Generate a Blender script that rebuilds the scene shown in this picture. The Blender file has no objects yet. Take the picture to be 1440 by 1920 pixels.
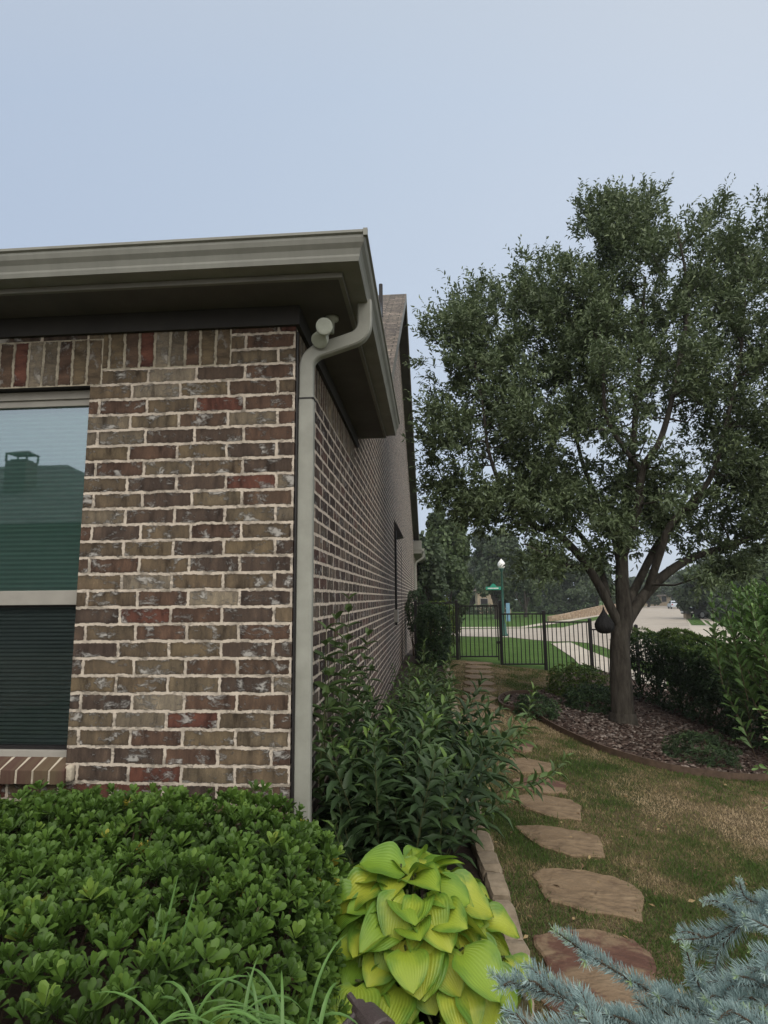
import bpy, math, random
import numpy as np
from mathutils import Vector, noise
rng = np.random.default_rng(11); random.seed(11)
sc = bpy.context.scene
C = sc.collection
R = math.radians

# ---------------------------------------------------------------- camera
F_PX, YAW, PITCH, ROLL = 1111.2, 0.07506, 0.1438, -0.0088
CAM = np.array([0.65674, -2.82548, 1.5])
def cam_axes():
    cy, sy, cp, sp = math.cos(YAW), math.sin(YAW), math.cos(PITCH), math.sin(PITCH)
    fwd = np.array([-sy*cp, cy*cp, sp]); right = np.array([cy, sy, 0.0]); up = np.cross(right, fwd)
    cr, sr = math.cos(ROLL), math.sin(ROLL)
    return right*cr+up*sr, up*cr-right*sr, fwd
AR, AU, AF = cam_axes()
cd = bpy.data.cameras.new('camera'); cam = bpy.data.objects.new('camera', cd); C.objects.link(cam)
from mathutils import Matrix
m = Matrix(((AR[0], AU[0], -AF[0], CAM[0]), (AR[1], AU[1], -AF[1], CAM[1]), (AR[2], AU[2], -AF[2], CAM[2]), (0, 0, 0, 1)))
cam.matrix_world = m
cd.sensor_fit = 'HORIZONTAL'; cd.sensor_width = 36; cd.lens = F_PX/1440*36
cd.clip_start = 0.05; cd.clip_end = 1500
sc.camera = cam

# ---------------------------------------------------------------- sky, sun, exposure
w = bpy.data.worlds.new('World'); sc.world = w; w.use_nodes = True
nt = w.node_tree; nt.nodes.clear()
SUN_EL, SUN_AZ = R(52), R(160)      # azimuth measured from +Y clockwise
def wn(t, **k):
    n = nt.nodes.new(t)
    for a, b in k.items(): setattr(n, a, b)
    return n
out = wn('ShaderNodeOutputWorld'); bg1 = wn('ShaderNodeBackground'); bg2 = wn('ShaderNodeBackground'); add = wn('ShaderNodeAddShader')
sky = wn('ShaderNodeTexSky', sky_type='NISHITA'); sky.sun_disc = False; sky.sun_elevation = SUN_EL; sky.sun_rotation = SUN_AZ
bg1.inputs['Strength'].default_value = 0.008
nt.links.new(sky.outputs[0], bg1.inputs[0])
tc = wn('ShaderNodeTexCoord')
d1 = wn('ShaderNodeVectorMath', operation='DOT_PRODUCT'); d1.inputs[1].default_value = (0.9, 0.15, -0.1)
nz = wn('ShaderNodeTexNoise'); nz.inputs['Scale'].default_value = 1.6; nz.inputs['Detail'].default_value = 3
mad = wn('ShaderNodeMath', operation='MULTIPLY_ADD'); mad.inputs[1].default_value = 0.35; mad.inputs[2].default_value = -0.17
ad2 = wn('ShaderNodeMath', operation='ADD')
nt.links.new(tc.outputs['Generated'], d1.inputs[0]); nt.links.new(tc.outputs['Generated'], nz.inputs['Vector'])
nt.links.new(nz.outputs['Fac'], mad.inputs[0]); nt.links.new(d1.outputs['Value'], ad2.inputs[0]); nt.links.new(mad.outputs[0], ad2.inputs[1])
rp = wn('ShaderNodeValToRGB')
rp.color_ramp.elements[0].position = 0.0; rp.color_ramp.elements[0].color = (.39, .475, .615, 1)
rp.color_ramp.elements[1].position = 1.0; rp.color_ramp.elements[1].color = (.565, .635, .735, 1)
e = rp.color_ramp.elements.new(.55); e.color = (.475, .56, .68, 1)
mr = wn('ShaderNodeMapRange'); mr.inputs[1].default_value = -.75; mr.inputs[2].default_value = .6
nt.links.new(ad2.outputs[0], mr.inputs[0]); nt.links.new(mr.outputs[0], rp.inputs[0])
d2 = wn('ShaderNodeVectorMath', operation='DOT_PRODUCT'); d2.inputs[1].default_value = (0.1, -0.75, 0.65)
mr2 = wn('ShaderNodeMapRange'); mr2.inputs[1].default_value = .05; mr2.inputs[2].default_value = 1.0; mr2.inputs[3].default_value = 1.0; mr2.inputs[4].default_value = 2.6
nt.links.new(tc.outputs['Generated'], d2.inputs[0]); nt.links.new(d2.outputs['Value'], mr2.inputs[0])
mr3 = wn('ShaderNodeMapRange'); mr3.inputs[1].default_value = -.1; mr3.inputs[2].default_value = .7
nt.links.new(d2.outputs['Value'], mr3.inputs[0])
cm = wn('ShaderNodeMixRGB'); cm.inputs[2].default_value = (.62, .605, .565, 1); nt.links.new(mr3.outputs[0], cm.inputs[0]); nt.links.new(rp.outputs[0], cm.inputs[1])
nt.links.new(cm.outputs[0], bg2.inputs[0]); nt.links.new(mr2.outputs[0], bg2.inputs[1])
nt.links.new(bg1.outputs[0], add.inputs[0]); nt.links.new(bg2.outputs[0], add.inputs[1]); nt.links.new(add.outputs[0], out.inputs[0])
ld = bpy.data.lights.new('sun', 'SUN'); ld.energy = 1.2; ld.angle = R(50); ld.color = (1, .94, .84)
sun = bpy.data.objects.new('sun', ld); C.objects.link(sun)
sdir = Vector((math.sin(SUN_AZ)*math.cos(SUN_EL), math.cos(SUN_AZ)*math.cos(SUN_EL), math.sin(SUN_EL)))
sun.rotation_euler = (-sdir).to_track_quat('-Z', 'Y').to_euler()
sc.view_settings.view_transform = 'Standard'; sc.view_settings.look = 'None'
sc.view_settings.exposure = 0.08; sc.view_settings.gamma = 1.0
sc.cycles.max_bounces = 6; sc.cycles.transparent_max_bounces = 8

# ---------------------------------------------------------------- terrain height and photo helpers
def sstep(a, b, x):
    t = np.clip((x-a)/(b-a), 0, 1); return t*t*(3-2*t)
def H(x, y):
    x = np.asarray(x, float); y = np.asarray(y, float)
    s = -0.12*np.clip(x-1.35, 0, 30) - 0.045*np.clip(y-12.5, 0, 100) - 0.6*sstep(16, 30, y)
    k = 0.18
    a = s+1.0                      # soft maximum with -1
    return -1.0 + 0.5*(a+np.sqrt(a*a+k*k*0.02))
def ray(px, py):
    return AF + AR*(px-720)/F_PX - AU*(py-960)/F_PX
def P(px, py, Y):                  # point seen at (px,py) on the plane y = Y
    d = ray(px, py); return CAM + d*(Y-CAM[1])/d[1]
def G(px, py, dz=0.0):             # point seen at (px,py) on the ground
    d = ray(px, py); t = 0.5
    lo = None
    for i in range(4000):
        q = CAM+d*t
        if q[2] <= H(q[0], q[1])+dz: break
        t *= 1.004
    a, b = t/1.004, t
    for i in range(20):
        mid = (a+b)/2; q = CAM+d*mid
        if q[2] <= H(q[0], q[1])+dz: b = mid
        else: a = mid
    return CAM+d*b

# ---------------------------------------------------------------- mesh helpers
class MB:
    def __init__(s): s.v = []; s.f = []; s.uv = []
    def add(s, vs, fs, uvs=None):
        o = len(s.v); s.v += [tuple(map(float, q)) for q in vs]
        for i, f in enumerate(fs):
            s.f.append([o+k for k in f])
            s.uv.append(uvs[i] if uvs else [(0, 0)]*len(f))
    def box(s, a, b, M=None):
        x0, y0, z0 = a; x1, y1, z1 = b
        vs = [(x0,y0,z0),(x1,y0,z0),(x1,y1,z0),(x0,y1,z0),(x0,y0,z1),(x1,y0,z1),(x1,y1,z1),(x0,y1,z1)]
        if M is not None: vs = [tuple(M @ Vector(q)) for q in vs]
        s.add(vs, [(0,3,2,1),(4,5,6,7),(0,1,5,4),(1,2,6,5),(2,3,7,6),(3,0,4,7)])
    def tube(s, pts, rad, n=8, cap=True, flat=1.0):
        pts = [Vector(p) for p in pts]; rad = [rad]*len(pts) if isinstance(rad, (int, float)) else list(rad)
        o = len(s.v); up = None
        for i, p in enumerate(pts):
            t = (pts[min(i+1, len(pts)-1)]-pts[max(i-1, 0)])
            if t.length < 1e-9: t = Vector((0, 0, 1))
            t.normalize()
            if up is None:
                up = Vector((0, 0, 1)) if abs(t.z) < .9 else Vector((1, 0, 0))
            a = (up - t*up.dot(t))
            if a.length < 1e-5: a = t.orthogonal()
            a.normalize(); b = t.cross(a); up = a
            for k in range(n):
                c = 2*math.pi*k/n
                s.v.append(tuple(p + a*(rad[i]*math.cos(c)) + b*(rad[i]*flat*math.sin(c))))
        for i in range(len(pts)-1):
            for k in range(n):
                k2 = (k+1) % n
                s.f.append([o+i*n+k, o+i*n+k2, o+(i+1)*n+k2, o+(i+1)*n+k]); s.uv.append([(0, 0)]*4)
        if cap:
            s.f.append([o+k for k in range(n)][::-1]); s.uv.append([(0, 0)]*n)
            e = o+(len(pts)-1)*n; s.f.append([e+k for k in range(n)]); s.uv.append([(0, 0)]*n)
    def lathe(s, prof, n=16, c=(0, 0, 0)):
        o = len(s.v)
        for r, z in prof:
            for k in range(n):
                a = 2*math.pi*k/n; s.v.append((c[0]+r*math.cos(a), c[1]+r*math.sin(a), c[2]+z))
        for i in range(len(prof)-1):
            for k in range(n):
                k2 = (k+1) % n; s.f.append([o+i*n+k, o+i*n+k2, o+(i+1)*n+k2, o+(i+1)*n+k]); s.uv.append([(0, 0)]*4)
        s.f.append([o+k for k in range(n)][::-1]); s.uv.append([(0, 0)]*n)
        e = o+(len(prof)-1)*n; s.f.append([e+k for k in range(n)]); s.uv.append([(0, 0)]*n)
    def quad(s, a, b, c, d, uv=None): s.add([a, b, c, d], [(0, 1, 2, 3)], [uv] if uv else None)
    def build(s, name, mat, parent=None, smooth=False, bevel=0, loc=None, fixn=False):
        me = bpy.data.meshes.new(name); me.from_pydata(s.v, [], s.f)
        ul = me.uv_layers.new(name='UVMap')
        flat = [c for f in s.uv for q in f for c in q]
        ul.data.foreach_set('uv', flat)
        me.materials.append(mat)
        if smooth: me.polygons.foreach_set('use_smooth', [True]*len(me.polygons))
        if fixn:
            import bmesh
            b = bmesh.new(); b.from_mesh(me); bmesh.ops.recalc_face_normals(b, faces=b.faces); b.to_mesh(me); b.free()
        me.update()
        o = bpy.data.objects.new(name, me); C.objects.link(o)
        if parent: o.parent = parent
        if loc: o.location = loc
        if bevel:
            md = o.modifiers.new('bevel', 'BEVEL'); md.width = bevel; md.segments = 2; md.limit_method = 'ANGLE'
        return o
def tag(o, label=None, cat=None, group=None, kind=None):
    if label: o['label'] = label
    if cat: o['category'] = cat
    if group: o['group'] = group
    if kind: o['kind'] = kind
    return o
def thing(name, label, cat, loc=(0, 0, 0), group=None, rz=0):
    o = bpy.data.objects.new(name, None); C.objects.link(o); o.location = tuple(map(float, loc)); o.rotation_euler.z = rz
    o.empty_display_size = .1
    return tag(o, label, cat, group)
def setparent(o, p):                # keep world coordinates although parent is moved
    o.parent = p; o.matrix_parent_inverse = Matrix.Translation(-Vector(p.location)) if p.rotation_euler.z == 0 else (Matrix.Translation(p.location) @ Matrix.Rotation(p.rotation_euler.z, 4, 'Z')).inverted()
    return o
def nrm(a): return a/np.maximum(np.linalg.norm(a, axis=-1, keepdims=True), 1e-9)
def scatter(name, T, TF, pos, D, N, S, rnd, mat, parent=None, tuv=None, smooth=True):
    T = np.asarray(T, float); pos = np.asarray(pos, float); n = len(pos)
    X = nrm(np.asarray(D, float)); N = np.asarray(N, float)
    Z = nrm(N-(N*X).sum(1, keepdims=True)*X); Y = np.cross(Z, X)
    S = np.asarray(S, float)
    if S.ndim == 1: S = np.stack([S, S, S], 1)
    V = pos[:, None, :] + (T[None, :, 0:1]*S[:, None, 0:1])*X[:, None, :] + (T[None, :, 1:2]*S[:, None, 1:2])*Y[:, None, :] + (T[None, :, 2:3]*S[:, None, 2:3])*Z[:, None, :]
    nv = T.shape[0]; V = V.reshape(-1, 3)
    lens = np.array([len(f) for f in TF]); idx = np.concatenate([np.array(f) for f in TF])
    loops = (idx[None, :] + (np.arange(n)*nv)[:, None]).ravel()
    starts1 = np.concatenate([[0], np.cumsum(lens)[:-1]])
    starts = (starts1[None, :] + (np.arange(n)*lens.sum())[:, None]).ravel()
    me = bpy.data.meshes.new(name)
    me.vertices.add(len(V)); me.vertices.foreach_set('co', V.ravel())
    me.loops.add(len(loops)); me.loops.foreach_set('vertex_index', loops.astype(np.int32))
    me.polygons.add(len(starts)); me.polygons.foreach_set('loop_start', starts.astype(np.int32))
    try: me.polygons.foreach_set('loop_total', np.tile(lens, n).astype(np.int32))
    except Exception: pass
    a = me.attributes.new('rnd', 'FLOAT', 'POINT'); a.data.foreach_set('value', np.repeat(np.asarray(rnd, float), nv).astype(np.float32))
    if tuv is not None:
        ul = me.uv_layers.new(name='UVMap'); tu = np.asarray(tuv, float)[idx]
        ul.data.foreach_set('uv', np.tile(tu, (n, 1)).ravel().astype(np.float32))
    me.materials.append(mat); me.update(calc_edges=True)
    if smooth: me.polygons.foreach_set('use_smooth', np.ones(len(me.polygons), bool))
    o = bpy.data.objects.new(name, me); C.objects.link(o)
    if parent: setparent(o, parent)
    return o
def unit(n): return nrm(rng.normal(size=(n, 3)))

# ---------------------------------------------------------------- materials
def newmat(name):
    m = bpy.data.materials.new(name); m.use_nodes = True; t = m.node_tree
    return m, t, t.nodes['Principled BSDF'], t.nodes['Material Output']
def nd(t, typ, **k):
    n = t.nodes.new(typ)
    for a, b in k.items(): setattr(n, a, b)
    return n
def ramp(t, stops, interp='LINEAR'):
    r = t.nodes.new('ShaderNodeValToRGB'); cr = r.color_ramp; cr.interpolation = interp
    cr.elements[0].position = stops[0][0]; cr.elements[0].color = (*stops[0][1], 1)
    cr.elements[1].position = stops[-1][0]; cr.elements[1].color = (*stops[-1][1], 1)
    for p, c in stops[1:-1]:
        e = cr.elements.new(p); e.color = (*c, 1)
    return r
def surf(name, stops, scale=4, rough=.8, bump=.3, bscale=None, stretch=(1, 1, 1), detail=6, spec=.3, metal=0, dist=.01, coord='Object'):
    m, t, b, o = newmat(name)
    tc = nd(t, 'ShaderNodeTexCoord'); mp = nd(t, 'ShaderNodeMapping'); mp.inputs['Scale'].default_value = stretch
    t.links.new(tc.outputs[coord], mp.inputs[0])
    n = nd(t, 'ShaderNodeTexNoise'); n.inputs['Scale'].default_value = scale; n.inputs['Detail'].default_value = detail; n.inputs['Roughness'].default_value = .65
    t.links.new(mp.outputs[0], n.inputs['Vector'])
    r = ramp(t, stops); t.links.new(n.outputs['Fac'], r.inputs[0]); t.links.new(r.outputs[0], b.inputs['Base Color'])
    b.inputs['Roughness'].default_value = rough; b.inputs['Specular IOR Level'].default_value = spec; b.inputs['Metallic'].default_value = metal
    if bump:
        n2 = nd(t, 'ShaderNodeTexNoise'); n2.inputs['Scale'].default_value = bscale or scale*4; n2.inputs['Detail'].default_value = 8
        t.links.new(mp.outputs[0], n2.inputs['Vector'])
        bp = nd(t, 'ShaderNodeBump'); bp.inputs['Strength'].default_value = bump; bp.inputs['Distance'].default_value = dist
        t.links.new(n2.outputs['Fac'], bp.inputs['Height']); t.links.new(bp.outputs[0], b.inputs['Normal'])
    return m
def flat(name, c, rough=.6, v=.12, **k):
    a = tuple(x*(1-v) for x in c); d = tuple(min(1, x*(1+v)) for x in c)
    return surf(name, [(.3, a), (.7, d)], rough=rough, **k)
def leafmat(name, stops, rough=.45, trans=.25, spec=.4, uvvein=False):
    m, t, b, o = newmat(name)
    at = nd(t, 'ShaderNodeAttribute', attribute_name='rnd')
    r = ramp(t, stops); t.links.new(at.outputs['Fac'], r.inputs[0])
    b.inputs['Roughness'].default_value = rough; b.inputs['Specular IOR Level'].default_value = spec
    col = r.outputs[0]
    if uvvein:
        uv = nd(t, 'ShaderNodeUVMap'); sp = nd(t, 'ShaderNodeSeparateXYZ'); t.links.new(uv.outputs[0], sp.inputs[0])
        ab = nd(t, 'ShaderNodeMath', operation='ABSOLUTE'); t.links.new(sp.outputs[1], ab.inputs[0])
        # veins: stripes along the leaf
        s1 = nd(t, 'ShaderNodeMath', operation='MULTIPLY'); s1.inputs[1].default_value = 44; t.links.new(sp.outputs[1], s1.inputs[0])
        s2 = nd(t, 'ShaderNodeMath', operation='COSINE'); t.links.new(s1.outputs[0], s2.inputs[0])
        bp = nd(t, 'ShaderNodeBump'); bp.inputs['Strength'].default_value = .22; bp.inputs['Distance'].default_value = .003
        t.links.new(s2.outputs[0], bp.inputs['Height']); t.links.new(bp.outputs[0], b.inputs['Normal'])
        tc = nd(t, 'ShaderNodeTexCoord'); nn = nd(t, 'ShaderNodeTexNoise'); nn.inputs['Scale'].default_value = 14; nn.inputs['Detail'].default_value = 4
        t.links.new(tc.outputs['Object'], nn.inputs['Vector'])
        ma = nd(t, 'ShaderNodeMath', operation='MULTIPLY_ADD'); ma.inputs[1].default_value = 1.7; ma.inputs[2].default_value = -.88
        t.links.new(nn.outputs['Fac'], ma.inputs[0])
        s4 = nd(t, 'ShaderNodeMath', operation='ADD'); t.links.new(ab.outputs[0], s4.inputs[0]); t.links.new(ma.outputs[0], s4.inputs[1])
        mrn = nd(t, 'ShaderNodeMapRange'); mrn.inputs[1].default_value = .35; mrn.inputs[2].default_value = 1.0
        t.links.new(s4.outputs[0], mrn.inputs[0])
        mx = nd(t, 'ShaderNodeMixRGB'); mx.inputs[2].default_value = (.12, .235, .03, 1)
        t.links.new(mrn.outputs[0], mx.inputs[0]); t.links.new(col, mx.inputs[1])
        m3 = nd(t, 'ShaderNodeMapRange'); m3.inputs[1].default_value = -1; m3.inputs[2].default_value = -.6; m3.inputs[3].default_value = .55; m3.inputs[4].default_value = 1
        t.links.new(s2.outputs[0], m3.inputs[0])
        mv = nd(t, 'ShaderNodeMixRGB', blend_type='MULTIPLY'); mv.inputs[0].default_value = .14
        t.links.new(mx.outputs[0], mv.inputs[1]); t.links.new(m3.outputs[0], mv.inputs[2]); col = mv.outputs[0]
    t.links.new(col, b.inputs['Base Color'])
    tr = nd(t, 'ShaderNodeBsdfTranslucent'); t.links.new(col, tr.inputs[0])
    mx = nd(t, 'ShaderNodeMixShader'); mx.inputs[0].default_value = trans
    t.links.new(b.outputs[0], mx.inputs[1]); t.links.new(tr.outputs[0], mx.inputs[2]); t.links.new(mx.outputs[0], o.inputs[0])
    return m

def brickmat(name, bw=.2545, rh=.0813, offset=.67, stops=None, mortar=(.56, .485, .41), du=0.0, dv=0.0, smear=.75, mix_red=0, streak_axis=0, ms=.0086):
    m, t, b, o = newmat(name); L = t.links.new
    uv = nd(t, 'ShaderNodeUVMap')
    mp = nd(t, 'ShaderNodeMapping'); mp.inputs['Location'].default_value = (du, dv, 0); L(uv.outputs[0], mp.inputs[0])
    base = mp.outputs[0]
    # ragged mortar edges
    n1 = nd(t, 'ShaderNodeTexNoise'); n1.inputs['Scale'].default_value = 55; n1.inputs['Detail'].default_value = 5; n1.inputs['Roughness'].default_value = .7; L(base, n1.inputs['Vector'])
    n2 = nd(t, 'ShaderNodeTexNoise'); n2.inputs['Scale'].default_value = 13; n2.inputs['Detail'].default_value = 2; L(base, n2.inputs['Vector'])
    def jit(n, amp):
        s = nd(t, 'ShaderNodeVectorMath', operation='SUBTRACT'); s.inputs[1].default_value = (.5, .5, .5); L(n.outputs['Color'], s.inputs[0])
        q = nd(t, 'ShaderNodeVectorMath', operation='SCALE'); q.inputs['Scale'].default_value = amp; L(s.outputs[0], q.inputs[0]); return q
    a1 = jit(n1, .021); a2 = jit(n2, .014)
    s1 = nd(t, 'ShaderNodeVectorMath', operation='ADD'); L(base, s1.inputs[0]); L(a1.outputs[0], s1.inputs[1])
    s2 = nd(t, 'ShaderNodeVectorMath', operation='ADD'); L(s1.outputs[0], s2.inputs[0]); L(a2.outputs[0], s2.inputs[1])
    def bricktex(ms, smooth):
        br = nd(t, 'ShaderNodeTexBrick'); br.offset = offset; br.offset_frequency = 2; br.squash = 1
        br.inputs['Scale'].default_value = 1; br.inputs['Brick Width'].default_value = bw; br.inputs['Row Height'].default_value = rh
        br.inputs['Mortar Size'].default_value = ms; br.inputs['Mortar Smooth'].default_value = smooth; br.inputs['Bias'].default_value = 0
        br.inputs['Color1'].default_value = (0, 0, 0, 1); br.inputs['Color2'].default_value = (1, 1, 1, 1); br.inputs['Mortar'].default_value = (.5, .5, .5, 1)
        L(s2.outputs[0], br.inputs['Vector']); return br
    br = bricktex(ms, .25); br2 = bricktex(.026, 1.0)
    stops = stops or [(0, (.082, .056, .042)), (.10, (.112, .086, .060)), (.20, (.066, .049, .041)), (.32, (.118, .096, .068)), (.42, (.085, .054, .041)), (.52, (.102, .080, .057)), (.62, (.072, .053, .043)), (.72, (.132, .112, .086)), (.78, (.105, .046, .035)), (.87, (.122, .096, .064)), (.96, (.19, .165, .13)), (1, (.082, .062, .046))]
    cr = ramp(t, stops, 'CONSTANT'); L(br.outputs['Color'], cr.inputs[0])
    # every brick samples its own piece of noise
    wnz = nd(t, 'ShaderNodeTexWhiteNoise'); wnz.noise_dimensions = '3D'; L(br.outputs['Color'], wnz.inputs['Vector'])
    off = nd(t, 'ShaderNodeVectorMath', operation='SCALE'); off.inputs['Scale'].default_value = 9.0; L(wnz.outputs['Color'], off.inputs[0])
    lb = nd(t, 'ShaderNodeVectorMath', operation='ADD'); L(base, lb.inputs[0]); L(off.outputs[0], lb.inputs[1]); loc = lb.outputs[0]
    mp2 = nd(t, 'ShaderNodeMapping'); mp2.inputs['Scale'].default_value = (1, .30, 1); L(loc, mp2.inputs[0])
    n3 = nd(t, 'ShaderNodeTexNoise'); n3.inputs['Scale'].default_value = 17; n3.inputs['Detail'].default_value = 6; n3.inputs['Roughness'].default_value = .72; L(mp2.outputs[0], n3.inputs['Vector'])
    r3 = ramp(t, [(.33, (.32, .28, .27)), (.46, (.98, .94, .92)), (.58, (1.42, 1.34, 1.24)), (.70, (2.2, 2.05, 1.85))]); L(n3.outputs['Fac'], r3.inputs[0])
    mu = nd(t, 'ShaderNodeMixRGB', blend_type='MULTIPLY'); mu.inputs[0].default_value = .9; L(cr.outputs[0], mu.inputs[1]); L(r3.outputs[0], mu.inputs[2])
    nf = nd(t, 'ShaderNodeTexNoise'); nf.inputs['Scale'].default_value = 240; nf.inputs['Detail'].default_value = 6; nf.inputs['Roughness'].default_value = .7; L(base, nf.inputs['Vector'])
    rf = ramp(t, [(.3, (.6, .6, .6)), (.7, (1.4, 1.4, 1.4))]); L(nf.outputs['Fac'], rf.inputs[0])
    mu2 = nd(t, 'ShaderNodeMixRGB', blend_type='MULTIPLY'); mu2.inputs[0].default_value = 1; L(mu.outputs[0], mu2.inputs[1]); L(rf.outputs[0], mu2.inputs[2])
    # darker burnt arrises
    ed_ = nd(t, 'ShaderNodeMixRGB', blend_type='MULTIPLY'); ed_.inputs[2].default_value = (.50, .46, .45, 1)
    ef = nd(t, 'ShaderNodeMath', operation='MULTIPLY'); L(br2.outputs['Fac'], ef.inputs[0]); L(wnz.outputs['Value'], ef.inputs[1])
    L(ef.outputs[0], ed_.inputs[0]); L(mu2.outputs[0], ed_.inputs[1])
    # mortar smears on some faces
    mp3 = nd(t, 'ShaderNodeMapping'); mp3.inputs['Scale'].default_value = (1, 1.5, 1); mp3.inputs['Rotation'].default_value = (0, 0, .5); L(loc, mp3.inputs[0])
    n4 = nd(t, 'ShaderNodeTexNoise'); n4.inputs['Scale'].default_value = 10; n4.inputs['Detail'].default_value = 10; n4.inputs['Roughness'].default_value = .74; n4.inputs['Distortion'].default_value = .25; L(mp3.outputs[0], n4.inputs['Vector'])
    r4 = ramp(t, [(.54, (0, 0, 0)), (.61, (1, 1, 1))]); L(n4.outputs['Fac'], r4.inputs[0])
    sm = nd(t, 'ShaderNodeMath', operation='MULTIPLY'); sm.inputs[1].default_value = smear; L(r4.outputs[0], sm.inputs[0])
    mx = nd(t, 'ShaderNodeMixRGB'); mx.inputs[2].default_value = (.47, .45, .43, 1); L(sm.outputs[0], mx.inputs[0]); L(ed_.outputs[0], mx.inputs[1])
    n5 = nd(t, 'ShaderNodeTexNoise'); n5.inputs['Scale'].default_value = 20; n5.inputs['Detail'].default_value = 8; L(base, n5.inputs['Vector'])
    mc = mortar; r5 = ramp(t, [(.25, tuple(c*.55 for c in mc)), (.5, mc), (.75, tuple(min(.75, c*1.22) for c in mc))]); L(n5.outputs['Fac'], r5.inputs[0])
    mf = nd(t, 'ShaderNodeMixRGB'); L(br.outputs['Fac'], mf.inputs[0]); L(mx.outputs[0], mf.inputs[1]); L(r5.outputs[0], mf.inputs[2])
    L(mf.outputs[0], b.inputs['Base Color']); b.inputs['Roughness'].default_value = .85; b.inputs['Specular IOR Level'].default_value = .25
    inv = nd(t, 'ShaderNodeMath', operation='MULTIPLY_ADD'); inv.inputs[1].default_value = -.8; L(br.outputs['Fac'], inv.inputs[0])
    sc1 = nd(t, 'ShaderNodeMath', operation='MULTIPLY'); sc1.inputs[1].default_value = .35; L(nf.outputs['Fac'], sc1.inputs[0]); L(sc1.outputs[0], inv.inputs[2])
    ad = nd(t, 'ShaderNodeMath', operation='ADD'); L(inv.outputs[0], ad.inputs[0]); L(sm.outputs[0], ad.inputs[1])
    bp = nd(t, 'ShaderNodeBump'); bp.inputs['Strength'].default_value = .9; bp.inputs['Distance'].default_value = .009
    L(ad.outputs[0], bp.inputs['Height']); L(bp.outputs[0], b.inputs['Normal'])
    return m
Z0 = 2.6035; CO = .0813; BL = .2545
# uv: u = metres along wall from the corner, v = metres up; rows start at k*CO below Z0
nrow = math.floor(Z0/CO); DV = -(Z0-nrow*CO)      # makes a bed joint land on Z0
M_BRICK = brickmat('brick_front', du=0, dv=0)
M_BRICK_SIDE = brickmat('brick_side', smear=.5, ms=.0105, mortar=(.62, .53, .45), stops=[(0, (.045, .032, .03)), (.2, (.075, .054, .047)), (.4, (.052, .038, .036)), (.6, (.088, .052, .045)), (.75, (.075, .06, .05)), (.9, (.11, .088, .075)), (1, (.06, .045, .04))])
M_SOLDIER = brickmat('brick_soldier', offset=0, streak_axis=0, smear=.45, mortar=(.42, .37, .29))
M_ROWLOCK = brickmat('brick_sill', offset=0, smear=.1, mortar=(.52, .46, .36), stops=[(0, (.085, .035, .03)), (.3, (.10, .075, .045)), (.6, (.07, .04, .032)), (1, (.11, .08, .05))])
M_GUTTER = surf('gutter_paint', [(.3, (.185, .185, .165)), (.6, (.235, .235, .21)), (.8, (.27, .27, .24))], scale=6, rough=.5, bump=.08, stretch=(1, 1, .3), spec=.4)
M_PIPE = surf('downspout_paint', [(.3, (.25, .25, .22)), (.7, (.33, .33, .295))], scale=7, rough=.5, bump=.1, spec=.4)
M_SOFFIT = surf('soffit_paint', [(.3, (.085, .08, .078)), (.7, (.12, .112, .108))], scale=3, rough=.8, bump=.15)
M_FRIEZE = surf('frieze_eave_shade', [(.3, (.03, .028, .028)), (.7, (.045, .042, .040))], scale=3, rough=.8, bump=.15)  # darker than the soffit: the eave's shade is put into this board's colour
M_FASCIA = surf('fascia_paint', [(.3, (.18, .175, .16)), (.7, (.23, .225, .205))], scale=4, rough=.7, bump=.1)
M_WINFRAME = surf('window_vinyl', [(.3, (.28, .265, .24)), (.7, (.34, .32, .29))], scale=8, rough=.55, bump=.05)
M_DARK = flat('dark_metal', (.018, .016, .017), rough=.45, scale=20, bump=.1)
M_LAMPW = flat('floodlight_white', (.42, .44, .38), rough=.4, scale=20, bump=.05)
M_BRONZE = flat('bronze_metal', (.06, .045, .045), rough=.45, scale=40, bump=.3, spec=.5)
M_SHINGLE = brickmat('shingles', bw=.3, rh=.14, offset=.37, mortar=(.05, .045, .04), smear=.05, stops=[(0, (.10, .088, .078)), (.25, (.13, .115, .10)), (.5, (.085, .075, .068)), (.75, (.15, .13, .115)), (1, (.11, .10, .09))])
M_CONC = surf('concrete', [(.3, (.31, .27, .225)), (.5, (.37, .325, .275)), (.75, (.42, .375, .32))], scale=.8, rough=.9, bump=.2, bscale=20)
M_WALK = surf('walk_concrete', [(.3, (.40, .355, .295)), (.75, (.50, .45, .385))], scale=1.5, rough=.9, bump=.2, bscale=20)
M_STONE = surf('flagstone', [(.30, (.075, .045, .028)), (.40, (.155, .108, .066)), (.6, (.205, .145, .090)), (.8, (.27, .205, .13))], scale=7, rough=.85, bump=.8, bscale=16, stretch=(1, 1.7, 1), dist=.03)
M_STONER = surf('flagstone_red', [(.3, (.075, .034, .025)), (.47, (.11, .056, .040)), (.52, (.175, .120, .076)), (.8, (.25, .185, .12))], scale=2.2, rough=.85, bump=.8, bscale=16, stretch=(1, 1.5, 1), dist=.03)
M_EDGE = surf('edging_stone', [(.25, (.14, .11, .075)), (.5, (.25, .20, .145)), (.8, (.33, .28, .215))], scale=9, rough=.9, bump=.7, bscale=30)
M_SOIL = surf('soil', [(.3, (.018, .012, .009)), (.7, (.05, .034, .026))], scale=14, rough=1, bump=1, bscale=40)
M_MULCH = surf('mulch', [(.3, (.05, .030, .024)), (.55, (.10, .068, .055)), (.8, (.16, .12, .10))], scale=16, rough=1, bump=1, bscale=45, dist=.03)
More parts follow.
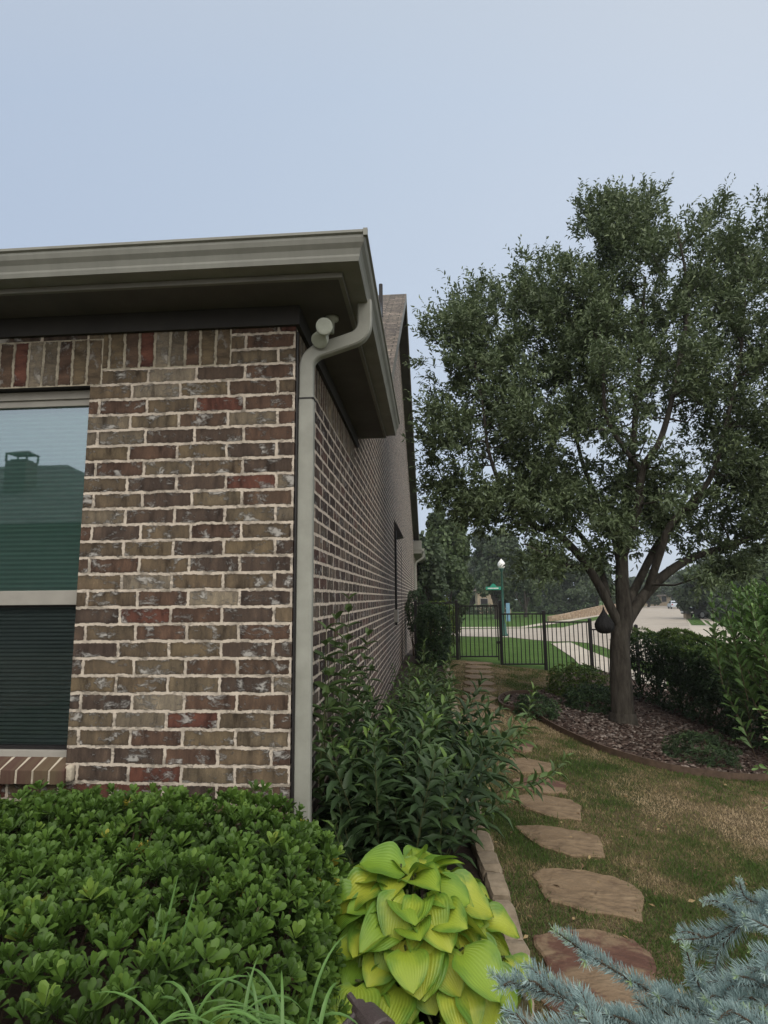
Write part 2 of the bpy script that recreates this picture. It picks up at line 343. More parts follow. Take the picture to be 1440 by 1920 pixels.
M_BARK = surf('oak_bark', [(.3, (.022, .019, .015)), (.5, (.055, .048, .040)), (.8, (.10, .09, .075))], scale=14, rough=.95, bump=1, bscale=16, stretch=(1, 1, .25), dist=.03)
M_STEM = surf('green_stem', [(.3, (.05, .06, .025)), (.7, (.09, .10, .04))], scale=9, rough=.7, bump=0)
M_TWIG = surf('brown_twig', [(.3, (.05, .035, .02)), (.7, (.09, .065, .045))], scale=9, rough=.8, bump=0)
M_GLASS = None

# ================================================================= SETTING: ground, streets
xs = np.concatenate([np.linspace(-60, -4, 30), np.linspace(-3.5, 9, 120), np.linspace(9.5, 60, 60), np.linspace(65, 260, 20)])
ys = np.concatenate([np.linspace(-60, -5, 28), np.linspace(-4.6, 14, 140), np.linspace(14.5, 60, 80), np.linspace(63, 500, 30)])
GX, GY = np.meshgrid(xs, ys); GZ = H(GX, GY)
nx, ny = len(xs), len(ys)
me = bpy.data.meshes.new('ground')
idx = np.arange(nx*ny).reshape(ny, nx)
fs = np.stack([idx[:-1, :-1], idx[:-1, 1:], idx[1:, 1:], idx[1:, :-1]], -1).reshape(-1, 4)
me.from_pydata(np.stack([GX.ravel(), GY.ravel(), GZ.ravel()], 1).tolist(), [], fs.tolist())
M_GROUND, t, b, o_ = newmat('lawn')
tc = nd(t, 'ShaderNodeTexCoord')
n1 = nd(t, 'ShaderNodeTexNoise'); n1.inputs['Scale'].default_value = 1.1; n1.inputs['Detail'].default_value = 6; t.links.new(tc.outputs['Object'], n1.inputs['Vector'])
n2 = nd(t, 'ShaderNodeTexNoise'); n2.inputs['Scale'].default_value = 60; n2.inputs['Detail'].default_value = 6; t.links.new(tc.outputs['Object'], n2.inputs['Vector'])
rd = ramp(t, [(.35, (.055, .062, .026)), (.5, (.10, .082, .045)), (.65, (.14, .105, .065))]); t.links.new(n1.outputs['Fac'], rd.inputs[0])
rg = ramp(t, [(.3, (.055, .105, .024)), (.7, (.085, .150, .036))]); t.links.new(n1.outputs['Fac'], rg.inputs[0])
sp = nd(t, 'ShaderNodeSeparateXYZ'); t.links.new(tc.outputs['Object'], sp.inputs[0])
mr_ = nd(t, 'ShaderNodeMapRange'); mr_.inputs[1].default_value = 11.7; mr_.inputs[2].default_value = 12.3; t.links.new(sp.outputs['Y'], mr_.inputs[0])
mm = nd(t, 'ShaderNodeMixRGB'); t.links.new(mr_.outputs[0], mm.inputs[0]); t.links.new(rd.outputs[0], mm.inputs[1]); t.links.new(rg.outputs[0], mm.inputs[2])
rr = ramp(t, [(.3, (.6, .6, .6)), (.7, (1.3, 1.3, 1.3))]); t.links.new(n2.outputs['Fac'], rr.inputs[0])
mu = nd(t, 'ShaderNodeMixRGB', blend_type='MULTIPLY'); mu.inputs[0].default_value = 1; t.links.new(mm.outputs[0], mu.inputs[1]); t.links.new(rr.outputs[0], mu.inputs[2])
t.links.new(mu.outputs[0], b.inputs['Base Color']); b.inputs['Roughness'].default_value = 1; b.inputs['Specular IOR Level'].default_value = .1
bp = nd(t, 'ShaderNodeBump'); bp.inputs['Distance'].default_value = .03; t.links.new(n2.outputs['Fac'], bp.inputs['Height']); t.links.new(bp.outputs[0], b.inputs['Normal'])
me.materials.append(M_GROUND)
me.polygons.foreach_set('use_smooth', [True]*len(me.polygons))
o = bpy.data.objects.new('ground', me); C.objects.link(o); tag(o, kind='structure')

def sheet(name, pts, mat, dz=.006, kind='structure', sub=10, solid=0):
    """polygon draped on the terrain (fan of strips)"""
    import bmesh
    bm = bmesh.new()
    vs = [bm.verts.new((float(p[0]), float(p[1]), 0)) for p in pts]
    f = bm.faces.new(vs); bmesh.ops.triangulate(bm, faces=[f])
    for i in range(sub):
        L = [e for e in bm.edges if e.calc_length() > max(.25, .045*np.linalg.norm(np.array(e.verts[0].co[:2])-CAM[:2]))]
        if not L: break
        bmesh.ops.subdivide_edges(bm, edges=L, cuts=1); bmesh.ops.triangulate(bm, faces=bm.faces[:])
    for v in bm.verts: v.co.z = float(H(v.co.x, v.co.y))+dz
    bmesh.ops.recalc_face_normals(bm, faces=bm.faces[:])
    me = bpy.data.meshes.new(name); bm.to_mesh(me); bm.free(); me.materials.append(mat)
    if me.polygons and me.polygons[0].normal.z < 0: me.flip_normals()
    o = bpy.data.objects.new(name, me); C.objects.link(o)
    if kind: tag(o, kind=kind)
    return o
def GP(L, dz=0): return [G(x, y, dz) for x, y in L]
# street: cross street from the left opening into the long street running away to the right
street = GP([(800, 1179), (865, 1180), (980, 1178.5), (1055, 1177), (1080, 1171), (1110, 1165), (1150, 1157), (1218, 1134), (1268, 1134), (1276, 1144), (1286, 1160), (1297, 1183), (1320, 1215), (1440, 1262), (1300, 1262), (1180, 1234), (1135, 1215), (1105, 1206.5), (1070, 1203), (1040, 1203.5), (1000, 1200), (955, 1195.5), (865, 1193.5), (800, 1193)])
sheet('street', street, M_CONC, .02)
sheet('sidewalk', GP([(1033, 1207), (1070, 1205.5), (1100, 1219), (1155, 1241), (1250, 1275), (1250, 1298), (1150, 1266), (1112, 1254), (1075, 1235)]), M_WALK, .03)
sheet('far_sidewalk', GP([(800, 1176), (865, 1176.5), (975, 1176), (1020, 1168), (1060, 1163), (1135, 1151), (1160, 1146), (1160, 1149), (1135, 1153.5), (1060, 1167), (1010, 1174), (985, 1177.5), (865, 1178.5), (800, 1178)]), M_WALK, .03)
sheet('driveway', GP([(1287, 1160), (1297, 1173), (1325, 1173), (1308, 1157), (1322, 1157), (1350, 1172), (1420, 1200), (1440, 1225), (1440, 1262), (1330, 1218), (1295, 1180)]), M_WALK, .026)
sheet('bed_soil', [(0, -2.4), (-3, -2.4), (-3, -.02), (0, -.02), (0, 22), (.95, 22), (.95, -.6), (.7, -1.1), (.45, -2.4)], M_SOIL, .02)

# ================================================================= HOUSE
house = thing('brick_house', 'brick house with grey gutters and a tall side gable, its corner nearest', 'house', (0, 0, 0))
def wall_uv(mb, pts, axis, flipu=False):
    uv = []
    for p in pts:
        u = p[axis]; uv.append((u, p[2]))
    mb.add(pts, [tuple(range(len(pts)))], [uv])
FR = M_BRICK
def shiftuv(mb, du, dv, swap=False):
    mb.uv = [[((q[1]+dv, q[0]+du) if swap else (q[0]+du, q[1]+dv)) for q in f] for f in mb.uv]
WX1, WX0 = -1.078, -2.45           # window opening
WZ0, WZ1 = .735, Z0
EAVE = 2.88; SOFF = 2.985
# rows: v=0 must be a bed joint.  Even rows of the texture start at u multiple of BL
du_f = .0883+.67*BL*0; 
fw = MB()
def rect(mb, x0, x1, z0, z1, y=0):
    wall_uv(mb, [(x0, y, z0), (x1, y, z0), (x1, y, z1), (x0, y, z1)], 0)
SX1 = -1.02                        # end of the lower soldier course
SXR = -.335                        # end of the raised soldier course
ZR = Z0+CO                         # bottom of the raised soldier course
rect(fw, WX1, 0, -.3, WZ1); rect(fw, SX1, 0, Z0, ZR); rect(fw, SXR, 0, ZR, SOFF+.02)
rect(fw, WX0, WX1, -.3, WZ0-.01); rect(fw, -9, WX0, -.3, WZ1)
rect(fw, -9, SX1, Z0+BL, SOFF+.02)
shiftuv(fw, .0883, -Z0+40*CO)
fwall = fw.build('front_wall', M_BRICK, house)
sd = MB()
rect(sd, -9, SX1, Z0, Z0+BL, 0); 
shiftuv(sd, -SX1+.0035*0, -Z0, swap=True); sd.build('soldier_course', M_SOLDIER, house)
sd = MB(); rect(sd, SX1, SXR, ZR, SOFF+.02, 0); shiftuv(sd, -SXR, -ZR, swap=True); sd.build('soldier_course', M_SOLDIER, house)
# reveals of the opening (brick returns)
rv = MB()
D_ = .075
rv.add([(WX1, 0, WZ0-.01), (WX1, D_, WZ0-.01), (WX1, D_, WZ1), (WX1, 0, WZ1)], [(0, 3, 2, 1)], [[(0, 0), (0, 1.9), (.075, 1.9), (.075, 0)]])
shiftuv(rv, .0883+WX1, -Z0+40*CO+WZ0); rv.build('window_reveal', M_BRICK, house)
lt = MB(); lt.box((WX0, .002, WZ1+.001), (WX1+.03, .09, WZ1+.012)); lt.build('steel_lintel', M_DARK, house)
# side wall
YG0, YG1, YE = 2.40, 22.9, 34.0    # start of the gable, its far eave, end of the house
XO = .25                           # rake overhang
RY, RZ = 10.2, 8.55                # ridge
FZ = 3.02
def roofz(y):                      # top line of the gable
    return RZ-(RY-y)*.705 if y < RY else RZ-(y-RY)*.346
sw = MB()
pts = [(0, 0, -.3), (0, YG1, -.9), (0, YG1, roofz(YG1)-.1), (0, RY, RZ-.12), (0, YG0, roofz(YG0)-.1), (0, YG0, EAVE+.02), (0, 0, EAVE+.02)]
# split: below the soldier course / above
zs = Z0+CO
low = [(0, 0, -.3), (0, YG1, -1.2), (0, YG1, zs), (0, 0, zs)]
wall_uv(sw, low, 1)
wall_uv(sw, [(0, YG0, zs), (0, YG1, zs), (0, YG1, roofz(YG1)-.1), (0, RY, RZ-.12), (0, YG0, roofz(YG0)-.1)], 1)
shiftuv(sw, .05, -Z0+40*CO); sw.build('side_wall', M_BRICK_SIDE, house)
s2 = MB(); wall_uv(s2, [(0, 0, zs), (0, YG0, zs), (0, YG0, SOFF+.02), (0, 0, SOFF+.02)], 1); shiftuv(s2, .04, -zs, swap=True); s2.build('soldier_course', M_SOLDIER, house)
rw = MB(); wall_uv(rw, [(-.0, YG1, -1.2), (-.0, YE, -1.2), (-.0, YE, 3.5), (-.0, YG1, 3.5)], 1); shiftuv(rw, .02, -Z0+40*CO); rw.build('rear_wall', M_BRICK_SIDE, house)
bw = MB(); bw.box((-9, .3, -.3), (-.25, 33.5, 2.8)); 
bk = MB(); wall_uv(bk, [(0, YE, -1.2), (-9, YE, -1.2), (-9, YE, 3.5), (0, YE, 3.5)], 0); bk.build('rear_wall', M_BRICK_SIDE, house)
# roofs
OH = .28                           # fascia line
def rquad(mb, a, b, c, d):
    a, b, c, d = [Vector(q) for q in (a, b, c, d)]
    u = (b-a); lu = u.length; v = (d-a); lv = v.length
    mb.add([a, b, c, d], [(0, 1, 2, 3)], [[(0, 0), (lu, 0), ((c-a).dot(u.normalized()), lv), ((d-a).dot(u.normalized()), lv)]])
rf = MB()
rquad(rf, (-9, -OH, 3.06), (OH, -OH, 3.06), (-2.6, 2.6, 5.0), (-9, 2.6, 5.0))
rquad(rf, (OH, -OH, 3.06), (OH, YG0+.4, 3.06), (-2.2, YG0+.4, 4.8), (-2.6, 2.6, 5.0))
rf.build('hip_roof', M_SHINGLE, house)
gr = MB()
rquad(gr, (-9, YG0+.35, roofz(YG0+.35)), (XO, YG0+.35, roofz(YG0+.35)), (XO, RY, RZ), (-9, RY, RZ))
rquad(gr, (XO, YG1+.3, roofz(YG1+.3)), (-9, YG1+.3, roofz(YG1+.3)), (-9, RY, RZ), (XO, RY, RZ))
gr.build('gable_roof', M_SHINGLE, house)
# rake boards + rake soffit
rk = MB()
for (ya, yb) in ((YG0+.35, RY), (RY, YG1+.3)):
    za, zb = roofz(ya), roofz(yb)
    rk.add([(XO, ya, za-.20), (XO, yb, zb-.20), (XO, yb, zb-.004), (XO, ya, za-.004), (XO-.03, ya, za-.20), (XO-.03, yb, zb-.20), (XO-.03, yb, zb-.004), (XO-.03, ya, za-.004)],
           [(0, 1, 2, 3), (4, 7, 6, 5), (0, 4, 5, 1), (3, 2, 6, 7), (0, 3, 7, 4), (1, 5, 6, 2)])
rk.build('rake_board', M_FASCIA, house)
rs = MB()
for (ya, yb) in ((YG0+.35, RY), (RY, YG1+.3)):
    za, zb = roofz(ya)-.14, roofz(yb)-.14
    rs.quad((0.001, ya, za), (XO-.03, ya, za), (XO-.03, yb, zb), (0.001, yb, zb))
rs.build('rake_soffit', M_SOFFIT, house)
vp = MB(); q = P(714, 545, 7.2); vp.tube([(q[0], q[1], q[2]-.5), (q[0], q[1], q[2]+.12)], .035, 10); vp.build('vent_pipe', M_DARK, house)
# soffit boards and fascia of the low eave, both sides
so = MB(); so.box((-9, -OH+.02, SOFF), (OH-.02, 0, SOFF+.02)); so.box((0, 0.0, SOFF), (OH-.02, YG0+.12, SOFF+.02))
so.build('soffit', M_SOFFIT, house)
fa = MB(); fa.box((-9, -OH, SOFF-.010), (OH, -OH+.02, 3.10)); fa.box((OH-.02, -OH+.02, SOFF-.010), (OH, YG0+.14, 3.10))
fa.box((0.0, YG0+.12, SOFF-.010), (OH-.02, YG0+.14, 3.05))
fa.build('fascia', M_FASCIA, house)
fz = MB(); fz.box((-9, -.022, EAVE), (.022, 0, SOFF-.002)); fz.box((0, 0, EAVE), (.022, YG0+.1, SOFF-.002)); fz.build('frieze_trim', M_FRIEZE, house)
# vent strip line in soffit
# K-style gutter swept round the corner: profile (out, z)
GT = 3.125
prof = [(0, GT-.0), (0, GT-.125), (.085, GT-.125), (.090, GT-.105), (.090, GT-.095), (.098, GT-.07), (.112, GT-.05), (.118, GT-.03), (.118, GT-.018), (.128, GT-.012), (.128, GT), (.108, GT)]
def gutter(mb, path, prof):
    """path of (x,y,dx,dy): dx,dy outward unit scaling"""
    o = len(mb.v); n = len(prof)
    for (x, y, dx, dy) in path:
        for (u, z) in prof: mb.v.append((x+dx*u, y+dy*u, z))
    for i in range(len(path)-1):
        for k in range(n-1):
            mb.f.append([o+i*n+k, o+(i+1)*n+k, o+(i+1)*n+k+1, o+i*n+k+1]); mb.uv.append([(0, 0)]*4)
    mb.f.append([o+k for k in range(n)]); mb.uv.append([(0, 0)]*n)
    e = o+(len(path)-1)*n; mb.f.append([e+k for k in range(n)][::-1]); mb.uv.append([(0, 0)]*n)
gm = MB(); gutter(gm, [(-9, -OH-.002, 0, -1), (OH+.002, -OH-.002, 1, -1), (OH+.002, YG0+.15, 1, 0)], prof); g = gm.build('gutter', M_GUTTER, house, fixn=False)
gs = MB(); gs.box((OH+.113, -OH-.133, GT-.03), (OH+.1325, -OH-.113, GT+.004)); gs.build('corner_seam', M_GUTTER, g)
rg_ = MB(); gutter(rg_, [(.35, YG1-.4, 1, 0), (.35, YE, 1, 0)], [(u, z+.45) for u, z in prof]); rg_.build('gutter', M_GUTTER, house)
rsf = MB(); rsf.box((0, YG1-.5, 3.36), (.35, YE, 3.5)); rsf.box((0, YG1-.52, 3.5), (.35, YG1+.3, 3.9)); rsf.build('rear_soffit', M_FASCIA, house)
rr2 = MB(); rquad(rr2, (.36, YG1+.31, 3.58), (.36, YE+.3, 3.58), (-6, YE+.3, 6.2), (-6, YG1+.31, 6.2)); rr2.build('rear_roof', M_SHINGLE, house)
# downspout with S offset: rectangular section tube
def rectpipe(mb, pts, wx, wy, nseg=1):
    pts = [Vector(p) for p in pts]; o = len(mb.v)
    for i, p in enumerate(pts):
        t = (pts[min(i+1, len(pts)-1)]-pts[max(i-1, 0)]).normalized()
        yy = Vector((0, 1, 0)); yy = (yy-t*t.y).normalized(); xx = yy.cross(t)
        r = .012
        for (a, b_) in ((-1, -.7), (-.8, -1), (.8, -1), (1, -.7), (1, .7), (.8, 1), (-.8, 1), (-1, .7)):
            mb.v.append(tuple(p+xx*(a*wx/2)+yy*(b_*wy/2)))
    for i in range(len(pts)-1):
        for k in range(8):
            k2 = (k+1) % 8; mb.f.append([o+i*8+k, o+i*8+k2, o+(i+1)*8+k2, o+(i+1)*8+k]); mb.uv.append([(0, 0)]*4)
    mb.f.append([o+k for k in range(8)]); mb.uv.append([(0, 0)]*8)
    e = o+(len(pts)-1)*8; mb.f.append([e+k for k in range(8)][::-1]); mb.uv.append([(0, 0)]*8)
def arc(c, r, a0, a1, n, y):
    return [(c[0]+r*math.cos(a0+(a1-a0)*i/n), y, c[1]+r*math.sin(a0+(a1-a0)*i/n)) for i in range(n+1)]
dp = MB(); DY = .045
# from the gutter outlet down, curving back to the wall corner
path = [(.35, DY, 3.02), (.35, DY, 2.93)]
path += [(.35, DY, 2.90)]
path += arc((.265, 2.895), .085, 0, -R(72), 7, DY)[1:]
path += arc((.145, 2.668), .095, R(108), R(180), 7, DY)
path += [(.05, DY, 2.55), (.05, DY, 2.50)]
rectpipe(dp, path, .074, .055)
ds = dp.build('downspout_elbow', M_PIPE, house, fixn=True)
dp2 = MB(); rectpipe(dp2, [(.05, DY, 2.515), (.05, DY, 1.5), (.05, DY, .12), (.055, DY-.01, .06), (.10, DY-.05, .03)], .079, .058); dp2.build('downspout', M_PIPE, house, fixn=True)
se = MB(); se.box((.007, DY-.0315, 2.498), (.093, DY+.0315, 2.506)); se.build('pipe_seam', M_DARK, house)
cj = MB(); cj.box((.006, -.0, .05), (.014, .02, 2.85)); cj.build('corner_joint', M_DARK, house)
# far downspout
dp3 = MB(); FY = YG1-.1
path = [(.41, FY, 3.5), (.41, FY, 3.3)]+arc((.33, 3.25), .08, 0, -R(60), 5, FY)[1:]+[(.12, FY, 3.02), (.06, FY, 2.9), (.06, FY, -.8)]
rectpipe(dp3, path, .085, .06); dp3.build('downspout', M_PIPE, house, fixn=True)
# dark vertical joints, conduit and vent hood on the side wall
for yy in (11.23, 18.9):
    j = MB(); j.box((0, yy-.03, -.5), (.006, yy+.03, 2.72)); j.build('expansion_joint', M_DARK, house)
j = MB(); j.tube([(.035, 8.25, 1.0), (.035, 8.25, 2.75)], .022, 8); j.build('conduit', M_DARK, house)
j = MB(); j.box((0, 8.1, 1.06), (.07, 8.4, 1.28)); j.build('outlet_box', M_WINFRAME, house)
j = MB(); j.add([(0, 8.45, 2.62), (.17, 8.45, 2.66), (0, 8.45, 3.0), (0, 8.8, 2.62), (.17, 8.8, 2.66), (0, 8.8, 3.0)], [(0, 1, 2), (3, 5, 4), (0, 3, 4, 1), (1, 4, 5, 2), (0, 2, 5, 3)]); j.build('vent_hood', M_DARK, house)
j = MB(); j.box((0, 5.5, 5.0), (.01, 5.75, 5.9)); j.build('gable_vent', M_DARK, house)
# window: frame, two sashes, panes, blind, screen
win = MB(); yf = .055
def frame(mb, x0, x1, z0, z1, t_, y0, y1, tz=None):
    tz = tz or t_
    mb.box((x0, y0, z0), (x0+t_, y1, z1)); mb.box((x1-t_, y0, z0), (x1, y1, z1))
    mb.box((x0+t_, y0, z1-tz), (x1-t_, y1, z1)); mb.box((x0+t_, y0, z0), (x1-t_, y1, z0+tz))
frame(win, WX0, WX1+.001, WZ0+.0, WZ1-.003, .014, yf, .13, .045)
wo = win.build('window', M_WINFRAME, house, bevel=.002)
MZ = 1.515
ms = MB(); frame(ms, WX0+.014, WX1-.013, MZ-.032, WZ1-.048, .012, yf+.012, .12, .035); ms.box((WX0+.014, yf-.006, MZ-.036), (WX1-.013, yf+.0115, MZ+.036)); ms.build('sash', M_WINFRAME, wo, bevel=.002)
ms = MB(); frame(ms, WX0+.014, WX1-.013, WZ0+.045, MZ-.034, .010, yf+.02, .12, .014); ms.build('sash', M_DARK, wo)
def glassmat(name, refl, tint):
    m, t, b, o = newmat(name); t.nodes.remove(b)
    gl = nd(t, 'ShaderNodeBsdfGlossy'); gl.inputs['Roughness'].default_value = .015; gl.inputs['Color'].default_value = (*tint, 1)
    tr = nd(t, 'ShaderNodeBsdfTransparent'); tr.inputs['Color'].default_value = (.88, .92, .91, 1)
    fr = nd(t, 'ShaderNodeFresnel'); fr.inputs['IOR'].default_value = 1.5
    ma = nd(t, 'ShaderNodeMath', operation='ADD'); ma.inputs[1].default_value = refl; t.links.new(fr.outputs[0], ma.inputs[0])
    mx = nd(t, 'ShaderNodeMixShader'); t.links.new(ma.outputs[0], mx.inputs[0]); t.links.new(tr.outputs[0], mx.inputs[1]); t.links.new(gl.outputs[0], mx.inputs[2])
    tc = nd(t, 'ShaderNodeTexCoord'); nn = nd(t, 'ShaderNodeTexNoise'); nn.inputs['Scale'].default_value = 3; t.links.new(tc.outputs['Object'], nn.inputs['Vector'])
    bp = nd(t, 'ShaderNodeBump'); bp.inputs['Strength'].default_value = .03; bp.inputs['Distance'].default_value = .005; t.links.new(nn.outputs['Fac'], bp.inputs['Height']); t.links.new(bp.outputs[0], gl.inputs['Normal'])
    t.links.new(mx.outputs[0], o.inputs[0]); return m
M_GLASSU = glassmat('glass_upper', .27, (.58, .70, .84)); M_GLASSL = glassmat('glass_lower', .02, (.6, .65, .7))
gp = MB(); gp.quad((WX0+.02, .085, MZ), (WX1-.02, .085, MZ), (WX1-.02, .085, WZ1-.06), (WX0+.02, .085, WZ1-.06)); gp.build('pane', M_GLASSU, wo)
gp = MB(); gp.quad((WX0+.02, .10, WZ0+.05), (WX1-.02, .10, WZ0+.05), (WX1-.02, .10, MZ-.03), (WX0+.02, .10, MZ-.03)); gp.build('pane', M_GLASSL, wo)
M_BLIND = surf('cellular_shade', [(.3, (.16, .30, .25)), (.7, (.19, .34, .29))], scale=5, rough=.8, bump=0)
bl = MB(); z = MZ-.03; i = 0; nseg = 44
hh = (WZ1-.05-z)/nseg
for k in range(nseg):
    z0, z1 = z+k*hh, z+(k+1)*hh; zm = (z0+z1)/2
    bl.quad((WX0+.02, .12, z0), (WX1-.018, .12, z0), (WX1-.018, .114, zm), (WX0+.02, .114, zm))
    bl.quad((WX0+.02, .114, zm), (WX1-.018, .114, zm), (WX1-.018, .12, z1), (WX0+.02, .12, z1))
bl.build('shade', M_BLIND, wo)
M_SHD2 = surf('dark_shade', [(.3, (.075, .098, .10)), (.7, (.095, .12, .122))], scale=5, rough=.8, bump=0)
bl = MB(); z = WZ0+.02; nseg = 38; hh = (MZ-z)/nseg
for k in range(nseg):
    z0, z1 = z+k*hh, z+(k+1)*hh; zm = (z0+z1)/2
    bl.quad((WX0+.02, .128, z0), (WX1-.018, .128, z0), (WX1-.018, .118, zm), (WX0+.02, .118, zm))
    bl.quad((WX0+.02, .118, zm), (WX1-.018, .118, zm), (WX1-.018, .128, z1), (WX0+.02, .128, z1))
bl.build('shade', M_SHD2, wo)
rm = MB(); rm.box((WX0-.1, .16, .5), (WX1+.1, .2, 2.7)); rm.build('inner_liner', M_DARK, wo)
# rowlock sill: sloping header bricks
sl = MB(); n = 18; wbr = CO
for k in range(n):
    x1 = WX1+.022-k*wbr; x0 = x1-wbr+.0115
    jx = random.uniform(-.002, .002)
    sl.add([(x0, -.045+jx, .652), (x1, -.045+jx, .652), (x1, -.045+jx, .716), (x0, -.045+jx, .716), (x0, .056, .70), (x1, .056, .70), (x1, .056, .752), (x0, .056, .752)],
           [(0, 1, 2, 3), (3, 2, 6, 7), (1, 5, 6, 2), (0, 3, 7, 4), (4, 7, 6, 5), (0, 4, 5, 1)])
M_SILL = surf('sill_brick', [(.3, (.085, .038, .032)), (.45, (.115, .085, .052)), (.6, (.085, .045, .036)), (.75, (.12, .088, .056))], scale=7, rough=.85, bump=.4, bscale=60, stretch=(1, .1, .1))
so_ = sl.build('window_sill', M_SILL, house, bevel=.003)
mo = MB(); mo.add([(WX0, -.040, .655), (WX1+.021, -.040, .655), (WX1+.021, -.040, .713), (WX0, -.040, .713), (WX0, .05, .70), (WX1+.021, .05, .70), (WX1+.021, .05, .7495), (WX0, .05, .7495)],
     [(0, 1, 2, 3), (3, 2, 6, 7), (1, 5, 6, 2), (0, 3, 7, 4), (4, 7, 6, 5), (0, 4, 5, 1)])
M_MORT = surf('mortar', [(.3, (.36, .31, .25)), (.6, (.52, .46, .37)), (.8, (.58, .52, .43))], scale=18, rough=.9, bump=.6, bscale=70)
mo.build('sill_mortar', M_MORT, so_)
mo = MB(); mo.box((WX1+.012, -.03, .66), (WX1+.05, .004, .735)); mo.build('sill_mortar', M_MORT, so_, bevel=.012)
# flood light on the soffit
fl = thing('security_light', 'pale round twin-head floodlight fixed to the soffit at the corner', 'light', (.16, -.02, 2.87))
def disc(c, d, r, th, mat, nm):
    mb = MB(); c = Vector(c); d = Vector(d).normalized()
    mb.tube([c-d*th, c-d*th*.6, c, c+d*.004, c+d*.006], [r*.45, r*.9, r, r*.97, r*.80], 24); o = mb.build(nm, mat, None, smooth=False); setparent(o, fl); return o
disc((.165, -.10, 2.825), (.12, -1, -.25), .042, .06, M_LAMPW, 'lamp_head')
disc((.128, -.03, 2.785), (-.25, -.8, -.9), .043, .06, M_LAMPW, 'lamp_head')
mb = MB(); mb.lathe([(.036, -.0), (.036, -.015), (.014, -.028), (.012, -.09)], 20, (.165, .13, 2.984)); mb.tube([(.165, .13, 2.92), (.165, .04, 2.87), (.165, -.05, 2.83)], .009); mb.tube([(.165, .13, 2.92), (.14, .04, 2.83)], .009)
setparent(mb.build('mount', M_LAMPW, smooth=True), fl)

# ================================================================= fence and gate
fence = thing('metal_fence', 'black metal picket fence stepping down the slope from the house', 'fence', (.3, 12, 0))
FYY = 12.0
posts = [(.30, .0, 1.42), (1.30, 0.0, 1.42), (2.36, -.13, 1.40), (3.40, -.29, 1.15), (4.48, -.42, .95), (5.55, -.55, .80), (6.4, -.65, .68)]
for i, (x, zb, zt) in enumerate(posts):
    mb = MB(); hw = .036
    mb.box((x-hw, FYY-hw, zb-.15), (x+hw, FYY+hw, zt)); mb.add([(x-hw-.005, FYY-hw-.005, zt), (x+hw+.005, FYY-hw-.005, zt), (x+hw+.005, FYY+hw+.005, zt), (x-hw-.005, FYY+hw+.005, zt), (x, FYY, zt+.025)], [(0, 1, 4), (1, 2, 4), (2, 3, 4), (3, 0, 4), (3, 2, 1, 0)])
    setparent(mb.build('post', M_DARK), fence)
def panel(x0, x1, zt, zb0, zb1, npk, rails=(0,), botrail=True):
    mb = MB()
    mb.box((x0, FYY-.016, zt-.035), (x1, FYY+.016, zt))
    if botrail: 
        zb = max(zb0, zb1)
        mb.box((x0, FYY-.016, zb+.0), (x1, FYY+.016, zb+.032))
    for k in range(npk):
        x = x0+(x1-x0)*(k+.5+.0)/npk; zz = zb0+(zb1-zb0)*(k+.5)/npk-(.05 if not botrail else 0)
        if botrail: zz = max(zb0, zb1)
        mb.box((x-.0095, FYY-.0095, zz), (x+.0095, FYY+.0095, zt-.004))
    return mb
setparent(panel(.33, 1.27, 1.38, .05, .05, 10).build('panel', M_DARK), fence)
setparent(panel(2.39, 3.37, 1.10, -.12, -.20, 10).build('panel', M_DARK), fence)
setparent(panel(3.43, 4.45, .90, -.40, -.42, 10, botrail=False).build('panel', M_DARK), fence)
setparent(panel(4.51, 5.52, .72, -.5, -.55, 10, botrail=False).build('panel', M_DARK), fence)
setparent(panel(5.58, 6.37, .62, -.6, -.68, 8, botrail=False).build('panel', M_DARK), fence)
gate = thing('metal_gate', 'black metal picket gate at the end of the stepping stone path', 'gate', (1.36, 12, 0))
mb = panel(1.36, 2.29, 1.30, .06, .06, 9)
mb.box((1.345, FYY-.018, .02), (1.375, FYY+.018, 1.34)); mb.box((2.275, FYY-.018, -.02), (2.305, FYY+.018, 1.30))
setparent(mb.build('panel', M_DARK), gate)
mb = MB(); mb.box((2.25, FYY-.05, .38), (2.33, FYY-.02, .44)); setparent(mb.build('latch', M_DARK), gate)
# side run of the fence behind the hedge
fence2 = thing('metal_fence', 'black metal picket fence showing through the foot of the right hedge', 'fence', (6.4, 12, -.7))
mb = MB()
A = np.array([6.45, 11.9]); B = np.array([5.3, 2.0]); nP = 88
for k in range(nP):
    q = A+(B-A)*k/nP; zb = float(H(*q)); mb.box((q[0]-.008, q[1]-.008, zb), (q[0]+.008, q[1]+.008, zb+1.2))
for s in range(8):
    q0 = A+(B-A)*s/8; q1 = A+(B-A)*(s+1)/8; z0 = float(H(*q0)); z1 = float(H(*q1))
    for hgt in (.1, 1.15): mb.tube([(q0[0], q0[1], z0+hgt), (q1[0], q1[1], z1+hgt)], .017, 4)
setparent(mb.build('panel', M_DARK), fence2)
for s in range(0, 9, 1):
    q0 = A+(B-A)*s/8; z0 = float(H(*q0)); mb = MB(); mb.box((q0[0]-.03, q0[1]-.03, z0-.1), (q0[0]+.03, q0[1]+.03, z0+1.3)); setparent(mb.build('post', M_DARK), fence2)

